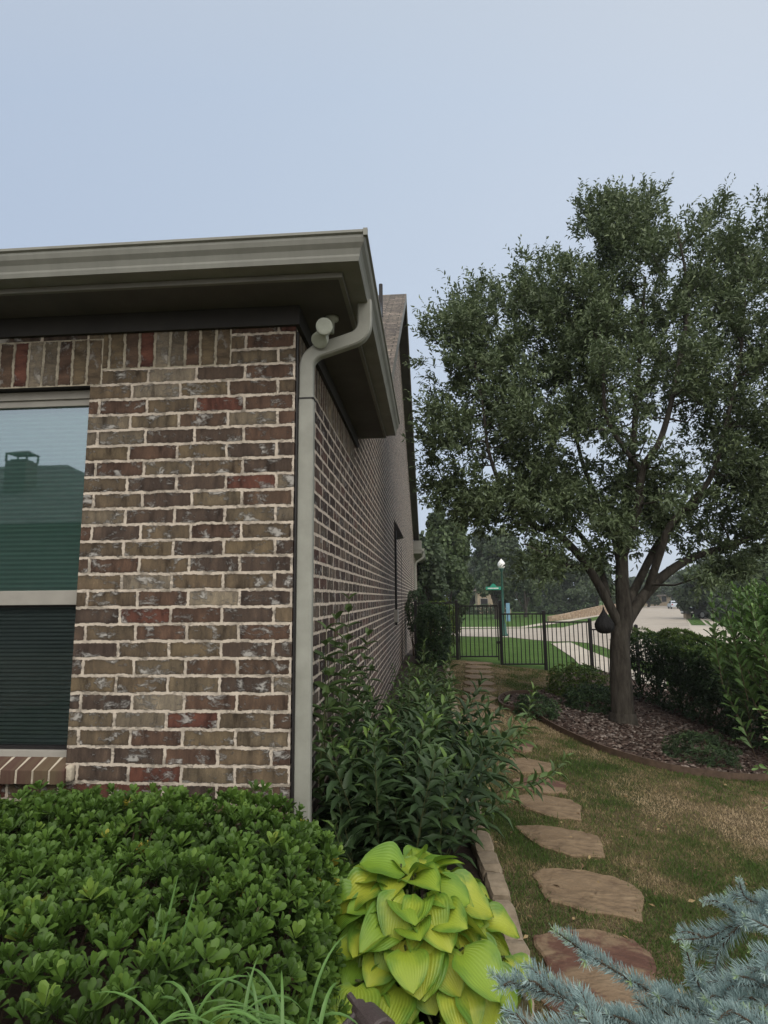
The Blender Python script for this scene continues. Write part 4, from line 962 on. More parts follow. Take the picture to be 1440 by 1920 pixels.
# second clump further along, lighter
st = []; 
for k in range(46):
    y = rng.uniform(2.1, 6.5); x = rng.uniform(.2, .9); hgt = rng.uniform(.35, .72)+.02*y
    b0 = np.array([x*.8+.1, y, 0.02]); tip = np.array([x+rng.normal()*.1, y-.1+rng.normal()*.1, hgt]); st.append([b0, (b0+tip)/2+[0, 0, .03], tip])
for (x, y, Y, yb) in [(795, 1205, 2.3, 1400), (845, 1215, 2.4, 1400), (768, 1250, 1.9, 1400), (790, 1260, 2.2, 1380), (835, 1240, 2.8, 1380), (700, 1290, 1.8, 1450), (740, 1280, 1.9, 1450)]:
    a = P(x-10, yb, Y); b_ = P(x, y, Y); st.append([a, (a+b_)/2+[.01, 0, .01], b_])
M_LEAFM = leafmat('mid_shrub_leaf', [(0, (.040, .066, .026)), (.5, (.068, .112, .036)), (.8, (.105, .17, .048)), (1, (.15, .23, .06))], rough=.5, trans=.25)
leafy('leafy_shrub', 'greyer green upright plants along the wall behind the dark bushy shrub', 'shrub', st, LANCE, .27, .125, M_LEAFM, gap=.05)
# arching stem reaching over the path
st = []
for pts_ in [[(930, 1450, 1.6), (975, 1390, 1.5), (1000, 1292, 1.45)], [(935, 1440, 1.5), (960, 1390, 1.45), (985, 1365, 1.4)], [(900, 1500, 1.2), (960, 1475, 1.1), (1045, 1450, 1.0)], [(900, 1460, 1.3), (930, 1420, 1.2), (960, 1400, 1.1)], [(940, 1480, 1.3), (1010, 1470, 1.2), (1062, 1420, 1.1)]]:
    st.append([P(x, y, Y) for x, y, Y in pts_])
leafy('arching_plant', 'light green arching stems leaning over the stepping stones', 'plant', st, LANCE, .30, .115, M_LEAFM, gap=.045, start=.3, rbias=[.3, .15, .2, .1, .2])

# ---- blue cedar, bottom right
cedar = thing('blue_cedar', 'blue-green needled cedar reaching in at the lower right', 'shrub', (2.0, -1.7, 0))
M_CED = leafmat('cedar_needle', [(0, (.17, .25, .245)), (.5, (.26, .36, .365)), (.8, (.36, .46, .455)), (.92, (.30, .43, .27)), (1, (.34, .46, .20))], rough=.6, trans=.1, spec=.25)
branches = []
def br(pts, r0=.5, side=True, lng=1.0): branches.append(([P(x, y, Y) for x, y, Y in pts], r0, side, lng))
br([(1520, 1990, -1.35), (1400, 1925, -1.4), (1260, 1880, -1.42), (1120, 1800, -1.45), (1040, 1745, -1.48)])
br([(1400, 2000, -1.5), (1250, 1950, -1.52), (1080, 1880, -1.55), (980, 1850, -1.57), (920, 1825, -1.58)])
br([(1350, 2060, -1.62), (1200, 1990, -1.65), (1060, 1930, -1.67), (940, 1925, -1.68)])
br([(1300, 1960, -1.5), (1220, 1920, -1.5), (1130, 1900, -1.5)])
br([(1500, 1890, -1.3), (1400, 1870, -1.35), (1320, 1860, -1.38), (1285, 1775, -1.4)])
br([(1550, 1860, -1.3), (1450, 1850, -1.32), (1380, 1850, -1.34), (1330, 1880, -1.36)])
br([(1560, 1735, -1.1), (1450, 1712, -1.15), (1380, 1732, -1.18), (1330, 1757, -1.2), (1265, 1762, -1.22)], .42, True, .8)
br([(1540, 1690, -1.1), (1450, 1695, -1.12), (1400, 1685, -1.14), (1386, 1650, -1.15)], .42, True, .8)
br([(1460, 1715, -1.15), (1400, 1722, -1.17), (1345, 1690, -1.2), (1318, 1692, -1.2)], .40, True, .75)
br([(1400, 1720, -1.2), (1350, 1780, -1.2), (1340, 1840, -1.22)], .32)
br([(1560, 1780, -1.3), (1460, 1800, -1.32), (1400, 1830, -1.34)])
br([(1500, 1960, -1.45), (1400, 1960, -1.46), (1300, 1930, -1.48), (1220, 1930, -1.5)])
br([(1600, 2000, -1.5), (1480, 1960, -1.5), (1380, 1900, -1.5), (1340, 1890, -1.5)])
br([(1250, 2030, -1.7), (1150, 1960, -1.7), (1090, 1900, -1.68)])
bP, bT, bR, bL = [], [], [], []; tw = MB()
def addbranch(pts, r0, lng, taper=True):
    pts = np.array(smooth_path(pts, 8)); sg = np.linalg.norm(np.diff(pts, axis=0), axis=1); cu = np.concatenate([[0], np.cumsum(sg)]); Lt = cu[-1]
    n_ = max(4, int(Lt/.0055)); s = np.linspace(0, Lt, n_)
    pp = np.stack([np.interp(s, cu, pts[:, j]) for j in range(3)], 1); tg = nrm(np.gradient(pp, axis=0))
    t = s/Lt
    bP.append(pp); bT.append(tg); bL.append(lng*(1-.55*np.clip((t-.72)/.28, 0, 1))); bR.append(np.clip(r0*(.9)+np.clip((t-.75)/.25, 0, 1)*.45, 0, 1)*np.ones(n_))
    tw.tube(list(pp[::3]), list(np.linspace(.005, .0018, len(pp[::3]))), 5, cap=False)
    return pp, tg, Lt
for pts, r0, side, lng in branches:
    pp, tg, Lt = addbranch(pts, r0, lng)
    nside = int(Lt/.034)
    for k in range(nside):
        t = (k+.5)/nside*.93; i = int(t*len(pp)); p = pp[i]
        sgn = 1 if k % 2 else -1
        sd_ = np.cross(tg[i], [0, 0, 1]); sd_ /= max(np.linalg.norm(sd_), 1e-6)
        d = tg[i]*.75+sd_*sgn*rng.uniform(.2, .8)+np.array([0, 0, rng.uniform(-.15, .55)]); d /= np.linalg.norm(d)
        L = (.045+.10*(1-t))*rng.uniform(.4, 1.2)
        if rng.random() < .75: addbranch([p, p+d*L*.5, p+d*L+[0, 0, -.01]], r0+rng.uniform(-.15, .15), .85)
bP = np.concatenate(bP); bT = np.concatenate(bT); bR = np.concatenate(bR); bL = np.concatenate(bL)
per = 16; n = len(bP)*per
pos = np.repeat(bP, per, 0); tg = np.repeat(bT, per, 0); rr_ = np.repeat(bR, per); ll = np.repeat(bL, per)
pos = pos+tg*rng.uniform(-.003, .003, (n, 1))
o_ = unit(n); o_ = nrm(o_-(o_*tg).sum(1, keepdims=True)*tg); o_[:, 2] += .25
an = rng.uniform(.75, 1.15, n)[:, None]
D = o_*np.sin(an)+tg*np.cos(an)*1.0
ln = rng.uniform(.024, .036, n)*ll
S = np.stack([ln, np.full(n, 1.0), ln], 1)
scatter('needles', [(0, -.0006, 0), (0, .0006, 0), (.85, .0005, .03), (.85, -.0005, .03), (1, 0, .02)], [(0, 1, 2, 3), (3, 2, 4)], pos, D, unit(n), S, np.clip(rr_+rng.uniform(-.15, .15, n), 0, 1), M_CED, cedar, smooth=False)
setparent(tw.build('twigs', M_TWIG), cedar)
mb = MB(); mb.tube([(2.3, -1.6, 0), (2.2, -1.55, .25), (2.0, -1.4, .5), (1.75, -1.35, .6)], [.035, .03, .02, .008], 8); setparent(mb.build('trunk', M_TWIG), cedar)

# ---- the oak
oak = thing('oak_tree', 'large dark green oak with a forked trunk in the mulch bed', 'tree', G(1170, 1358))
OY = G(1170, 1358)[1]
tb = MB(); skel = []
def limb(px, r0, r1, n=12, seg=6):
    pts = [P(x, y, OY+dy) for x, y, dy in px]; sp = smooth_path(pts, seg); rr = list(np.linspace(r0, r1, len(sp)))
    tb.tube(sp, rr, n, cap=False); 
    for p, r in zip(sp, rr): skel.append((p, r))
limb([(1169, 1385, 0), (1168, 1340, 0), (1163, 1250, 0), (1163, 1195, 0), (1172, 1160, 0), (1168, 1120, .0), (1166, 1060, .05), (1168, 980, .1), (1180, 900, .2), (1190, 800, .3), (1200, 660, .3), (1210, 520, .2)], .165, .018, 16)
limb([(1168, 1372, 0), (1168, 1358, 0), (1167, 1335, 0)], .23, .172, 16)
limb([(1160, 1170, 0), (1135, 1120, -.1), (1100, 1060, -.2), (1050, 1005, -.3), (1000, 985, -.35), (965, 945, -.4), (935, 900, -.45), (915, 840, -.5), (905, 760, -.5), (890, 680, -.4)], .068, .010)
limb([(1172, 1170, 0), (1205, 1120, .1), (1250, 1075, .2), (1300, 1045, .2), (1360, 1025, .1), (1430, 1000, 0), (1520, 960, -.1)], .088, .022)
limb([(1168, 1150, 0), (1200, 1085, .3), (1240, 1010, .5), (1290, 960, .6), (1350, 900, .6), (1410, 860, .5), (1480, 810, .4)], .07, .014)
limb([(1166, 1080, 0), (1150, 1000, .4), (1120, 940, .6), (1090, 860, .8), (1070, 760, .9), (1060, 640, .8)], .06, .012)
limb([(1168, 1040, 0), (1195, 960, -.3), (1205, 880, -.5), (1240, 820, -.6), (1270, 700, -.6), (1290, 560, -.5), (1270, 430, -.4)], .07, .012)
limb([(1215, 1105, .1), (1240, 1030, -.2), (1260, 980, -.3), (1330, 900, -.4), (1360, 800, -.4), (1390, 650, -.3), (1400, 480, -.2)], .06, .012)
limb([(1100, 1060, -.2), (1060, 1060, -.5), (1020, 1040, -.8), (985, 1020, -1.0)], .03, .01)
limb([(1140, 1120, 0), (1115, 1040, .5), (1050, 960, .9), (990, 900, 1.1), (960, 820, 1.2)], .05, .01)
limb([(1200, 880, -.5), (1140, 790, -.8), (1130, 680, -1.0), (1120, 560, -.9)], .035, .01)
# crown envelope: (px, py, rx, ry, depth offset, depth radius, weight)
env = [(1190, 700, 190, 170, 0, 1.9, 1.0), (1110, 600, 130, 130, .2, 1.4, .6), (1230, 470, 120, 125, 0, 1.2, .55), (1140, 430, 60, 75, 0, .7, .12), (1395, 470, 95, 110, 0, 1.1, .30), (1400, 660, 170, 200, 0, 1.8, .8), (880, 660, 95, 110, -.3, 1.0, .32), (960, 600, 110, 80, .1, 1.1, .3),
       (870, 800, 100, 110, -.4, 1.0, .32), (1000, 760, 140, 150, 0, 1.5, .6), (1060, 880, 140, 100, .3, 1.5, .5), (1330, 860, 150, 110, .2, 1.7, .5), (860, 920, 85, 50, -.5, .8, .12), (1000, 940, 120, 55, -.3, 1.2, .2), (1180, 930, 110, 90, .3, 1.2, .3), (1420, 960, 110, 90, .2, 1.3, .35),
       (1050, 545, 110, 80, 0, 1.2, .22), (1155, 410, 70, 65, 0, .8, .12), (1300, 520, 80, 90, .2, 1.0, .2), (1040, 1045, 70, 40, -.5, .9, .10), (930, 965, 90, 45, -.4, .9, .12), (1150, 985, 120, 60, -.3, 1.2, .16), (1260, 960, 90, 70, -.4, 1.0, .14), (1330, 1060, 80, 35, -.3, .9, .06), (1300, 1000, 80, 40, .4, 1.0, .10), (1500, 760, 120, 250, 0, 1.5, .4), (1120, 1040, 60, 60, .5, .8, .05), (1390, 1060, 70, 30, .3, .8, .08)]
W = np.array([e[6] for e in env]); W /= W.sum(); NC = 2550
cen = []
dpx = 1111.0
for i in rng.choice(len(env), NC, p=W):
    px, py, rx, ry, dy, rd, _ = env[i]
    d = unit(1)[0]*(rng.random()**(1/2.2))
    cen.append(P(px+d[0]*rx, py+d[2]*-ry, OY+dy+d[1]*rd))
cen = np.array(cen)
cen = cen[np.array([noise.noise(tuple(c*1.25))+.6*noise.noise(tuple(c*2.7+5)) > -.10 for c in cen])]
SK = np.array([s[0] for s in skel]); SR = np.array([s[1] for s in skel]); 
upmask = SK[:, 2] > P(1168, 1110, OY)[2]
nodes = list(SK[upmask]); nr = list(SR[upmask])
order = np.argsort([np.min(np.linalg.norm(SK-c, axis=1)) for c in cen])
ccrown = P(1180, 760, OY)
tips = []
for ii in order:
    c = cen[ii]; NA = np.array(nodes); dd = NA-c; dist = np.linalg.norm(dd, axis=1)+np.maximum(0, NA[:, 2]-c[2]+.05)*1.5
    j = int(np.argmin(dist)); a = NA[j]
    if np.linalg.norm(c-a) < .05: tips.append((c, np.array([0, 0, 1.]))); continue
    mid = (a+c)/2+rng.normal(size=3)*.04+[0, 0, -.04]; r0 = min(nr[j]*.7, .010+.012*np.linalg.norm(c-a))
    tb.tube([a, mid, c], [r0, r0*.7, max(.003, r0*.4)], 5, cap=False)
    nodes += [mid, c]; nr += [r0*.7, max(.003, r0*.5)]
    tips.append((c, (c-mid)/np.linalg.norm(c-mid)))
setparent(tb.build('trunk', M_BARK, smooth=True), oak)
# sprigs at each cluster
pos, D, N, S, r = [], [], [], [], []
tc_ = np.array([t[0] for t in tips]); td = np.array([t[1] for t in tips])
outw = nrm(tc_-ccrown)
NS = 10
for s in range(NS):
    b0 = tc_+rng.normal(size=tc_.shape)*.06
    sd_ = nrm(outw*.6+td*.3+np.array([0, 0, .45])+unit(len(tc_))*.85); sl_ = rng.uniform(.12, .36, len(tc_)); br0 = rng.random(len(tc_))
    nl = 9
    for k in range(nl):
        t = (k+.4)/nl; p = b0+sd_*(sl_*t)[:, None]+np.array([0, 0, .03])*t*t
        oo = unit(len(tc_)); oo = nrm(oo-(oo*sd_).sum(1, keepdims=True)*sd_)
        pos.append(p); D.append(oo*.75+sd_*.65); N.append(unit(len(tc_))*.7+[0, 0, .6]); S.append(rng.uniform(.060, .098, len(tc_))*(1.1-.3*t)); r.append(np.clip(br0*.5+rng.random(len(tc_))*.35+.15*t, 0, 1))
pos, D, N, S, r = [np.concatenate(a) for a in (pos, D, N, S, r)]
M_OAK = leafmat('oak_leaf', [(0, (.060, .086, .042)), (.5, (.100, .138, .066)), (.85, (.150, .195, .090)), (1, (.20, .25, .12))], rough=.5, trans=.22, spec=.45)
T, TF = L3(LANCE, .36)
scatter('crown', T, TF, pos, D, N, S, r, M_OAK, oak)
print('oak leaves', len(pos))
# black teardrop bag hanging from the oak
q = P(1133, 1168, OY-.35)
bag = thing('hanging_bag', 'black teardrop-shaped bag hanging left of the oak trunk', 'bag', (q[0], q[1], q[2]-.12))
M_BAG = surf('black_fabric', [(.3, (.010, .010, .011)), (.7, (.020, .019, .02))], scale=20, rough=.8, bump=1, bscale=30, stretch=(1, 1, .3), dist=.02)
mb = MB(); mb.lathe([(.01, -.14), (.06, -.135), (.10, -.11), (.125, -.06), (.125, -.01), (.10, .04), (.065, .09), (.03, .14), (.012, .18), (.008, .21)], 20, q); o = mb.build('pouch', M_BAG, smooth=True); setparent(o, bag)
mb = MB(); e_ = P(1122, 1100, OY-.2); mb.tube([q+[0, 0, .2], e_], .004, 5); setparent(mb.build('cord', M_DARK), bag)

# ---- blob-like shrubs made of leaf sprigs
def bush(name, label, cat, ctr, rad, n, lsize, mat, tm=LANCE, wd=.45, per=6, group=None, e=2.6, noise_amp=.12, stems=True, fill=.35, up=.5):
    ctr = np.array(ctr, float); rad = np.array(rad, float)
    root = thing(name, label, cat, (ctr[0], ctr[1], float(H(ctr[0], ctr[1]))), group)
    d = unit(n); rr = (np.abs(d[:, 0])**e+np.abs(d[:, 1])**e+np.abs(d[:, 2])**e)**(-1/e)
    q = d*rr[:, None]; nz_ = np.array([noise.noise(tuple(v*2.3+ctr)) for v in q])+.5*np.array([noise.noise(tuple(v*5.3+ctr)) for v in q])
    sh = 1-fill*rng.random(n)**2*1.0
    p = ctr+q*rad*(sh*(1+nz_*noise_amp*2))[:, None]; g = nrm(q/rad)
    a_ = hedge_rosettes(p, g, per, lsize, spread=1.1, up=up)
    a_[4] = np.clip(a_[4]*.8+np.tile(nz_, per)*.25+.05, 0, 1)
    gz = H(a_[0][:, 0], a_[0][:, 1]); k = a_[0][:, 2] > gz
    a_ = [v[k] for v in a_]
    T, TF = L3(tm, wd); scatter('foliage', T, TF, *a_, mat, root)
    if stems:
        mb = MB(); z0 = float(H(ctr[0], ctr[1]))
        for k in range(14):
            t = p[rng.integers(n)]; b0 = np.array([ctr[0], ctr[1], z0])+rng.normal(size=3)*[rad[0]*.2, rad[1]*.2, 0]; mb.tube([b0, (b0+t)/2+rng.normal(size=3)*.03, t], [.015, .008, .004], 5, cap=False)
        setparent(mb.build('stems', M_TWIG), root)
    return root
M_HDG2 = leafmat('privet_leaf', [(0, (.022, .042, .020)), (.4, (.038, .070, .030)), (.7, (.060, .108, .038)), (.9, (.09, .155, .042)), (1, (.14, .21, .045))], rough=.5, trans=.2, spec=.35)
M_YG = leafmat('gold_leaf', [(0, (.04, .07, .016)), (.4, (.08, .13, .022)), (.75, (.15, .21, .035)), (1, (.24, .27, .04))], rough=.5, trans=.25)
# right hedge as one run of clipped growth
hr = thing('tall_hedge', 'dark green hedge growing along the fence right of the oak', 'hedge', (5.2, 7, -.5))
hp = []; hn = []
run = [(P(1195, 1250, 9.6), .95), (P(1230, 1260, 8.2), .9), (P(1275, 1270, 7.0), .88), (P(1330, 1290, 5.8), .86), (P(1400, 1300, 5.0), .9), (P(1480, 1300, 4.3), .9)]
hl = [np.array([4.3, 9.8]), np.array([4.35, 8.4]), np.array([4.4, 7.0]), np.array([4.5, 5.6]), np.array([4.7, 4.2]), np.array([5.0, 2.8])]
hl = [G(x, y)[:2]+np.array([.38, .25]) for x, y in ((1160, 1305), (1225, 1330), (1275, 1352), (1330, 1376), (1400, 1412), (1500, 1450))]
htop = [P(1172, 1186, hl[0][1])[2], P(1230, 1186, hl[1][1])[2], P(1275, 1200, hl[2][1])[2], P(1330, 1215, hl[3][1])[2], P(1400, 1235, hl[4][1])[2], P(1500, 1250, hl[5][1])[2]]
print('hedge line', [list(np.round(q, 2)) for q in hl], np.round(htop, 2))
n = 9000
t = rng.random(n)*(len(hl)-1); i = np.minimum(t.astype(int), len(hl)-2); f = (t-i)[:, None]
c2 = np.array(hl)[i]*(1-f)+np.array(hl)[i+1]*f; tp = np.array(htop)[i]*(1-f[:, 0])+np.array(htop)[i+1]*f[:, 0]
tgd = nrm(np.array(hl)[i+1]-np.array(hl)[i]); sdn = np.stack([tgd[:, 1], -tgd[:, 0]], 1)
gz = H(c2[:, 0], c2[:, 1]); hgt = tp-gz
a = rng.uniform(-.1, np.pi+.1, n); e = .55
cx_ = np.sign(np.cos(a))*np.abs(np.cos(a))**e; cz_ = np.abs(np.sin(a))**e
front = rng.random(n)
zz = gz+.12+(hgt-.12)*cz_*np.where(front < .5, 1, rng.uniform(.2, 1, n)**.8 if True else 1)
zz = np.where(np.abs(cx_) > .8, gz+.12+(hgt-.15)*rng.random(n), zz)
q3 = np.stack([c2[:, 0]+sdn[:, 0]*cx_*.34, c2[:, 1]+sdn[:, 1]*cx_*.34, zz], 1)
g3 = nrm(np.stack([sdn[:, 0]*cx_, sdn[:, 1]*cx_, cz_*.6], 1))
nz_ = np.array([noise.noise(tuple(v*1.9)) for v in q3])+.5*np.array([noise.noise(tuple(v*5)) for v in q3]); q3 += g3*(nz_*.14)[:, None]
a_ = hedge_rosettes(q3, g3, 5, .055, spread=1.1); 
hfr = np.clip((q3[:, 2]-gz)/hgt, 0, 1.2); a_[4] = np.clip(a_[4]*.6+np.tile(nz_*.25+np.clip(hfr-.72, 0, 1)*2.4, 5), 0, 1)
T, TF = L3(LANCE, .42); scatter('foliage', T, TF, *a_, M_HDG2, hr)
mb = MB()
for k in range(60):
    j = rng.integers(n); b0 = np.array([c2[j, 0], c2[j, 1], gz[j]]); mb.tube([b0, (b0+q3[j])/2, q3[j]], [.014, .009, .004], 5, cap=False)
setparent(mb.build('stems', M_TWIG), hr)
M_BRIGHT = leafmat('bright_shrub_leaf', [(0, (.045, .085, .028)), (.4, (.08, .15, .042)), (.75, (.13, .23, .06)), (1, (.20, .32, .09))], rough=.42, trans=.28, spec=.45)
# big bright-leaved shrub over the right hedge
st = []
for k in range(95):
    x = rng.uniform(1335, 1540); top = 1085+(1440-min(x, 1440))*.32+rng.uniform(0, 210)*rng.random(); Yy = rng.uniform(3.3, 4.6)
    b_ = P(x, top, Yy); a = np.array([b_[0]+.2+rng.normal()*.1, Yy, b_[2]-rng.uniform(.5, .8)]); st.append([a, (a+b_)/2+rng.normal(size=3)*.03, b_+rng.normal(size=3)*.05])
leafy('broadleaf_shrub', 'tall bright green shrub rising above the hedge at the right edge', 'shrub', st, OBOV, .40, .125, M_BRIGHT, gap=.055, start=.15, ang=.85, droop=.1, stemmat=M_TWIG)
st = []
for (x, y, Y) in [(1424, 1330, -.2), (1432, 1345, -.2), (1428, 1385, -.25), (1422, 1440, -.5), (1436, 1510, -.7), (1437, 1360, -.1)]:
    b_ = P(x, y, Y); a = b_+np.array([.45, .05, -.2]); st.append([a, (a+b_)/2+[0, 0, .05], b_])
leafy('broadleaf_shrub', 'leafy twig tips poking in from the right edge above the cedar', 'shrub', st, OBOV, .42, .055, M_BRIGHT, gap=.03, start=.3, ang=.9, droop=.1, stemmat=M_TWIG, rbias=[.2]*6)
# fence-side shrubs
def gb(px, py, up=0): q = G(px, py); return q
q = G(1105, 1318); bush('low_shrub', 'low yellow-green spreading shrub between the fence and the oak trunk', 'shrub', (q[0]-.05, q[1]+.5, q[2]+.12), (.50, .6, .42), 1500, .05, M_YG, wd=.4)
q = G(1110, 1335); bush('low_shrub', 'dark green low shrub nestled at the left foot of the oak', 'shrub', (q[0]+.05, q[1]+.1, q[2]+.08), (.42, .4, .28), 900, .05, M_HDG2, wd=.4)
q = G(1012, 1352); bush('low_shrub', 'small dark mounded shrub inside the tip of the mulch bed', 'shrub', (q[0], q[1]+.25, q[2]+.08), (.26, .3, .2), 600, .045, M_HDG2, wd=.3)
q = G(1340, 1445); bush('low_shrub', 'small dark spreading shrub in the mulch in front of the right hedge', 'shrub', (q[0], q[1]+.3, q[2]+.05), (.36, .3, .24), 900, .04, M_HDG2, wd=.25)
q = G(1225, 1300)
bush('boxwood', 'dark square-clipped bush between the house wall and the fence', 'shrub', (.72, 10.9, .62), (.36, .5, .68), 2200, .05, M_HDG2, wd=.5, e=5)
bush('low_shrub', 'bright yellow-green bush behind the fence next to the house', 'shrub', (.9, 13.2, .75), (.5, .5, .62), 1000, .06, M_YG, wd=.5)
bush('boxwood', 'dark climbing foliage on the wall beyond the square-clipped bush', 'shrub', (.30, 13.0, 1.15), (.26, .5, .55), 800, .055, M_HDG2, wd=.4, e=3)

# ---- background trees
def bgtree(label, name, px, pw, ptop, pbase, Y, n, mat, ls=.3, seed=0, trunk=True, group='trees across the street'):
    b0 = P(px, pbase, Y); zb = float(H(b0[0], b0[1])); wdt = pw/F_PX*(Y-CAM[1]); zt = P(px, ptop, Y)[2]
    root = thing(name, label, 'tree', (b0[0], Y, zb), group)
    lo = zb+(zt-zb)*.08; c = np.array([b0[0], Y, (lo+zt)/2]); rad = np.array([wdt/2, wdt/2*.8, (zt-lo)/2])
    nb = 40; bc = unit(nb)*rng.uniform(.25, .92, (nb, 1)); br_ = rng.uniform(.14, .32, nb)
    P_, G_ = [], []
    i = rng.integers(0, nb, n); d = unit(n); p = bc[i]+d*(br_[i]*rng.uniform(.7, 1.05, n))[:, None]; g = nrm(d+p*.4)
    ps = c+p*rad
    rz_ = np.clip(.35+rng.normal(size=n)*.18+(i % 4)*.1, 0, 1)
    T = [(-.5, -.4, 0), (.5, -.3, .06), (.45, .4, 0), (-.4, .45, .05)]
    sz = rng.uniform(.6, 1.3, n)*ls
    scatter('crown', T, [(0, 1, 2, 3)], ps, unit(n), g+unit(n)*.6, sz, rz_, mat, root, smooth=False)
    mb = MB(); mb.tube([(b0[0], Y, zb-.1), (b0[0]+.1, Y, zb+(lo-zb)), (b0[0], Y, c[2])], [wdt*.028+.05, wdt*.022+.04, .03], 8)
    for k in range(7):
        q = c+bc[k]*rad; mb.tube([(b0[0], Y, lo), (q+np.array([b0[0], Y, lo]))/2, q], [wdt*.012+.03, wdt*.008+.02, .02], 5, cap=False)
    setparent(mb.build('trunk', M_BARK), root)
    return root
M_BG1 = leafmat('far_leaf_dark', [(0, (.035, .052, .032)), (.5, (.060, .088, .046)), (1, (.095, .135, .065))], rough=.6, trans=.25)
M_BG2 = leafmat('far_leaf_mid', [(0, (.045, .070, .034)), (.5, (.080, .118, .052)), (1, (.125, .175, .075))], rough=.6, trans=.25)
bgtree('leafy green tree rising just behind the corner of the house', 'broadleaf_tree', 838, 125, 948, 1165, 34, 14000, M_BG2, .20)
bgtree('darker tree crown leaning over the fence from behind the house', 'broadleaf_tree', 800, 90, 1000, 1175, 30, 6000, M_BG1, .2)
bgtree('dark tree behind the street lamp', 'broadleaf_tree', 930, 120, 985, 1150, 66, 12000, M_BG1, .34)
bgtree('tree with a slim grey trunk on the corner lawn right of the street lamp', 'broadleaf_tree', 985, 90, 1000, 1152, 72, 9000, M_BG2, .34)
bgtree('dark tree above the stone retaining wall', 'broadleaf_tree', 1050, 120, 1035, 1145, 84, 10000, M_BG1, .4)
bgtree('tree seen just left of the oak trunk above the retaining wall', 'broadleaf_tree', 1120, 80, 1050, 1140, 92, 7000, M_BG2, .42)
bgtree('distant tree behind the fork of the oak', 'broadleaf_tree', 1215, 70, 1072, 1128, 130, 4500, M_BG2, .5)
bgtree('distant tree at the far end of the street', 'broadleaf_tree', 1265, 70, 1068, 1127, 140, 4500, M_BG1, .5)
bgtree('broad dark tree over the parked pickup', 'broadleaf_tree', 1345, 150, 1035, 1150, 62, 13000, M_BG1, .32)
bgtree('bushy green tree behind the tall shrub at the right edge', 'broadleaf_tree', 1440, 150, 1000, 1160, 46, 12000, M_BG2, .25)
bgtree('background tree at the far right beyond the hedge', 'broadleaf_tree', 1560, 180, 980, 1180, 44, 6000, M_BG1, .3)
bgtree('far tree between the lamp tree and the wall tree', 'broadleaf_tree', 1010, 130, 1045, 1135, 105, 8000, M_BG1, .5)
bgtree('low far tree under the left of the oak crown', 'broadleaf_tree', 880, 150, 1040, 1135, 100, 9000, M_BG1, .5)
bgtree('far tree closing the view right of the street', 'broadleaf_tree', 1310, 110, 1078, 1127, 125, 6000, M_BG1, .5)
bgtree('far tree closing the view left of the street end', 'broadleaf_tree', 1165, 90, 1078, 1128, 125, 6000, M_BG1, .5)
# low dark shrub masses on the far lawn
def fbush(label, px, pw, ptop, pbase, n=1200, ls=.22, mat=M_BG1):
    q = G(px, pbase); Y = q[1]; wd_ = pw/F_PX*(Y-CAM[1]); zt = P(px, ptop, Y)[2]
    bush('far_shrub', label, 'shrub', (q[0], Y, (q[2]+zt)/2-.1), (wd_/2, wd_/3, (zt-q[2])/2+.1), n, ls, mat, tm=SIMPLE, wd=.7, per=4, group='low shrubs across the street', stems=False)
fbush('dark low shrub border across the street behind the gate', 905, 90, 1134, 1152)
fbush('dark shrubs to the right of the street lamp across the street', 990, 60, 1124, 1147)
fbush('dark shrub group at the left end of the retaining wall', 1040, 70, 1122, 1152)
fbush('shrub on top of the retaining wall by the oak', 1090, 60, 1120, 1146)
fbush('low shrubs at the end of the street left side', 1210, 60, 1119, 1131, ls=.4)
fbush('dark shrubs beside the driveway at the right', 1340, 60, 1130, 1158)
fbush('dark shrub mass behind the parked pickup', 1400, 110, 1120, 1165, n=1800)
fbush('low shrub line closing the far end of the street', 1268, 60, 1117, 1127, ls=.4)

# ================================================================= across the street
M_GREENP = flat('green_post_paint', (.030, .095, .075), rough=.4, scale=8, bump=0)
q = G(945, 1193); lz = q[2]; LX, LY = q[0], q[1]
M_GLOBE = flat('lamp_globe', (.80, .80, .80), rough=.3, v=.03, bump=0)
lamp = thing('street_lamp', 'green street lamp post with a white acorn globe across the lawn', 'street lamp', q)
sc_ = (P(938, 1048, LY)[2]-lz)
mb = MB(); mb.lathe([(.26, 0), (.26, .12), (.20, .2), (.17, .7), (.13, .8), (.085, .95), (.075, sc_*.5), (.062, sc_-.85), (.10, sc_-.82), (.10, sc_-.74), (.16, sc_-.68), (.17, sc_-.62)], 14, q); setparent(mb.build('post', M_GREENP, smooth=True), lamp)
mb = MB(); mb.lathe([(.14, sc_-.62), (.22, sc_-.52), (.25, sc_-.40), (.22, sc_-.25), (.14, sc_-.14), (.07, sc_-.07), (.02, sc_-.0)], 14, q); setparent(mb.build('globe', M_GLOBE, smooth=True), lamp)
M_BAN = flat('banner_blue', (.16, .30, .42), rough=.6, bump=0)
mb = MB(); mb.box((q[0]+.16, q[1]-.3, lz+.95), (q[0]+.40, q[1]-.27, lz+2.1)); setparent(mb.build('banner', M_BAN), lamp)
M_SIGNG = flat('street_sign_green', (.02, .26, .17), rough=.4, bump=0)
a = P(911, 1106, LY-.2); b_ = P(939, 1101, LY-.2)
ss = thing('street_name_sign', 'green street name sign with a curved crest fixed to the lamp post', 'street sign', b_)
mb = MB(); n = 10; x0, x1, zb_ = a[0], b_[0], P(925, 1106, LY)[2]; h0 = .20
pts = [(x0, zb_), (x1, zb_), (x1, zb_+h0)]+[(x0+(x1-x0)*(.72-.44*i/8), zb_+h0+.20*math.sin(math.pi*i/8)) for i in range(9)]+[(x0, zb_+h0)]
